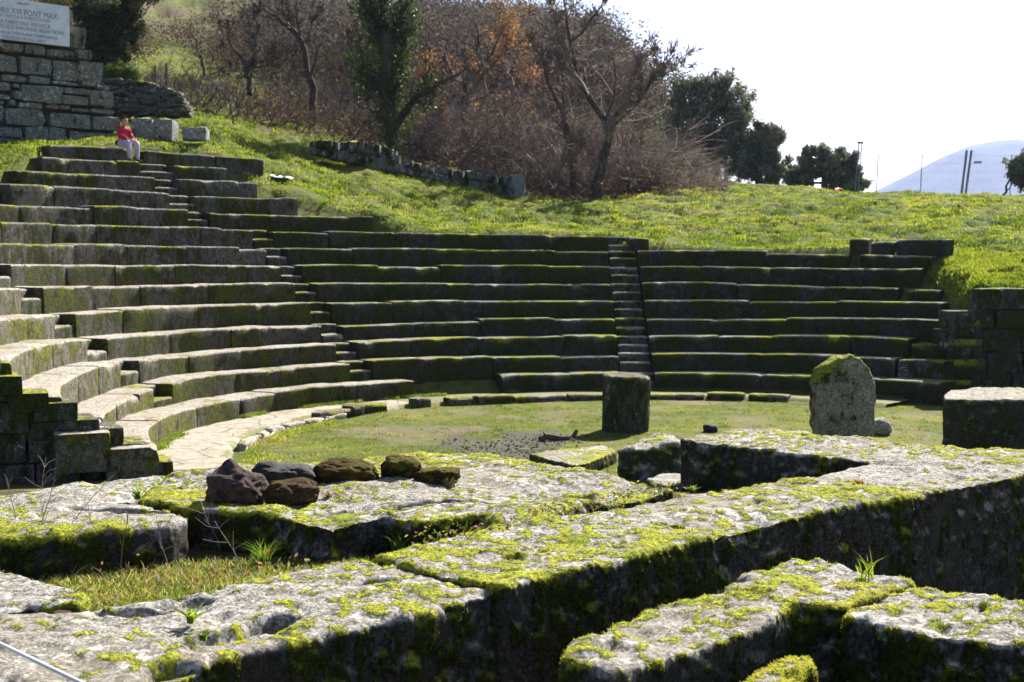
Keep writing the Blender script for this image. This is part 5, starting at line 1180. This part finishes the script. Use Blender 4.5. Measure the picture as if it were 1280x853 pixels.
link_mesh('nose', skin_mesh('nose', [B(.18, 0, .63), B(.203, 0, .60)], [(0, 1)], [.009, .014]), skin, boy)
acc = Acc(); rounded_box(acc, tuple(B(.178, 0, .567)), (.014, .045, .010), rz=face, bev=.003, wob=0); link_mesh('mouth', acc.mesh('mouth'), flat_mat('lips', (.32, .12, .10), .6, .2, .1), boy)
for s in (1, -1): link_mesh('ear', skin_mesh('ear', [B(.10, s * .08, .625), B(.095, s * .083, .595)], [(0, 1)], [.014, .010]), skin, boy)
tag(boy, 'seated child in red jacket and pale trousers, hands on knees, on top seat', 'person')

# ------------------------------------------------------------------ mountain
DM = 4200.; n = 160; pxs = np.linspace(950, 1900, n); prof = np.interp(pxs, [950, 1080, 1090, 1130, 1180, 1210, 1240, 1265, 1300, 1380, 1500, 1700, 1900], [300, 246, 240, 221, 195, 182, 176, 174, 177, 195, 230, 280, 330])
xs = (pxs - 640) / FPX * DM; zt = np.array([at(0, y, d=DM)[2] for y in prof]) + 5.0 * fbm(np.stack([xs, 0 * xs, 0 * xs], -1), .007, 4, 3)
ts = np.linspace(-1, 1, 41); V = []
for t in ts:
    yy = DM + t * 900; prof_ = (1 - abs(t)) ** 1.1
    P = np.stack([xs + t * 100, np.full(n, yy), np.maximum(-18 + (zt + 18) * prof_, -18)], -1); P[:, 2] += prof_ * 14 * fbm(P, .004, 4, 7) * (abs(t) > .02); V.append(P)
V = np.concatenate(V); ii, jj = np.meshgrid(np.arange(40), np.arange(n - 1), indexing='ij'); a = ii * n + jj
tag(link_mesh('mountain', mesh_from('mountain', V, np.stack([a, a + 1, a + n + 1, a + n], -1).reshape(-1, 4)), M['mountain']), kind='structure')

# ------------------------------------------------------------------ haze, sky, sun, camera
HAZE = .0001
if HAZE:
    m, nt, out = new_mat('haze'); v = nt.nodes.new('ShaderNodeVolumePrincipled'); v.inputs['Color'].default_value = (.50, .61, 1.0, 1); v.inputs['Density'].default_value = HAZE; v.inputs['Anisotropy'].default_value = .3
    nt.links.new(v.outputs[0], out.inputs['Volume'])
    bm = bmesh.new(); bmesh.ops.create_cube(bm, size=1); me = bpy.data.meshes.new('haze'); bm.to_mesh(me); bm.free()
    o = link_mesh('haze', me, m, None, False); o.scale = (14000, 14000, 440); o.location = (0, 0, 440 / 2 - 20); tag(o, kind='stuff', label='thin pale haze in the air', cat='haze')
SUN_AZ, SUN_EL = R(28), R(38)     # azimuth to the right of the viewing direction
w = bpy.data.worlds.new('World'); SC.world = w; w.use_nodes = True; nt = w.node_tree; bg = nt.nodes['Background']
sky = nt.nodes.new('ShaderNodeTexSky'); sky.sky_type = 'NISHITA'; sky.sun_disc = False; sky.sun_elevation = SUN_EL; sky.sun_rotation = SUN_AZ; sky.air_density = .75; sky.dust_density = 1.2; sky.ozone_density = 1.0
nt.links.new(sky.outputs[0], bg.inputs[0]); bg.inputs[1].default_value = .05
sl = bpy.data.lights.new('sun', 'SUN'); sl.energy = 5.0; sl.angle = R(.53); sl.color = (1, .95, .86); so = bpy.data.objects.new('sun', sl); COL.objects.link(so)
sd = Vector((math.sin(SUN_AZ) * math.cos(SUN_EL), math.cos(SUN_AZ) * math.cos(SUN_EL), math.sin(SUN_EL))); so.rotation_euler = sd.to_track_quat('Z', 'Y').to_euler()
cam = bpy.data.cameras.new('camera'); co = bpy.data.objects.new('camera', cam); COL.objects.link(co); SC.camera = co
co.location = tuple(EYE); co.rotation_euler = (math.pi / 2 - PITCH, 0, 0); cam.sensor_width = 36; cam.lens = FPX / 1280 * 36; cam.clip_end = 12000; cam.clip_start = .1
cam.dof.use_dof = True; cam.dof.focus_distance = 7.5; cam.dof.aperture_fstop = 7
SC.view_settings.view_transform = 'Standard'; SC.view_settings.look = 'None'; SC.view_settings.exposure = 1.6; SC.view_settings.gamma = 1
SC.render.engine = 'CYCLES'; SC.cycles.use_denoising = True; SC.cycles.max_bounces = 6; SC.cycles.diffuse_bounces = 3; SC.cycles.transmission_bounces = 3; SC.cycles.volume_bounces = 1; SC.cycles.caustics_reflective = False; SC.cycles.caustics_refractive = False
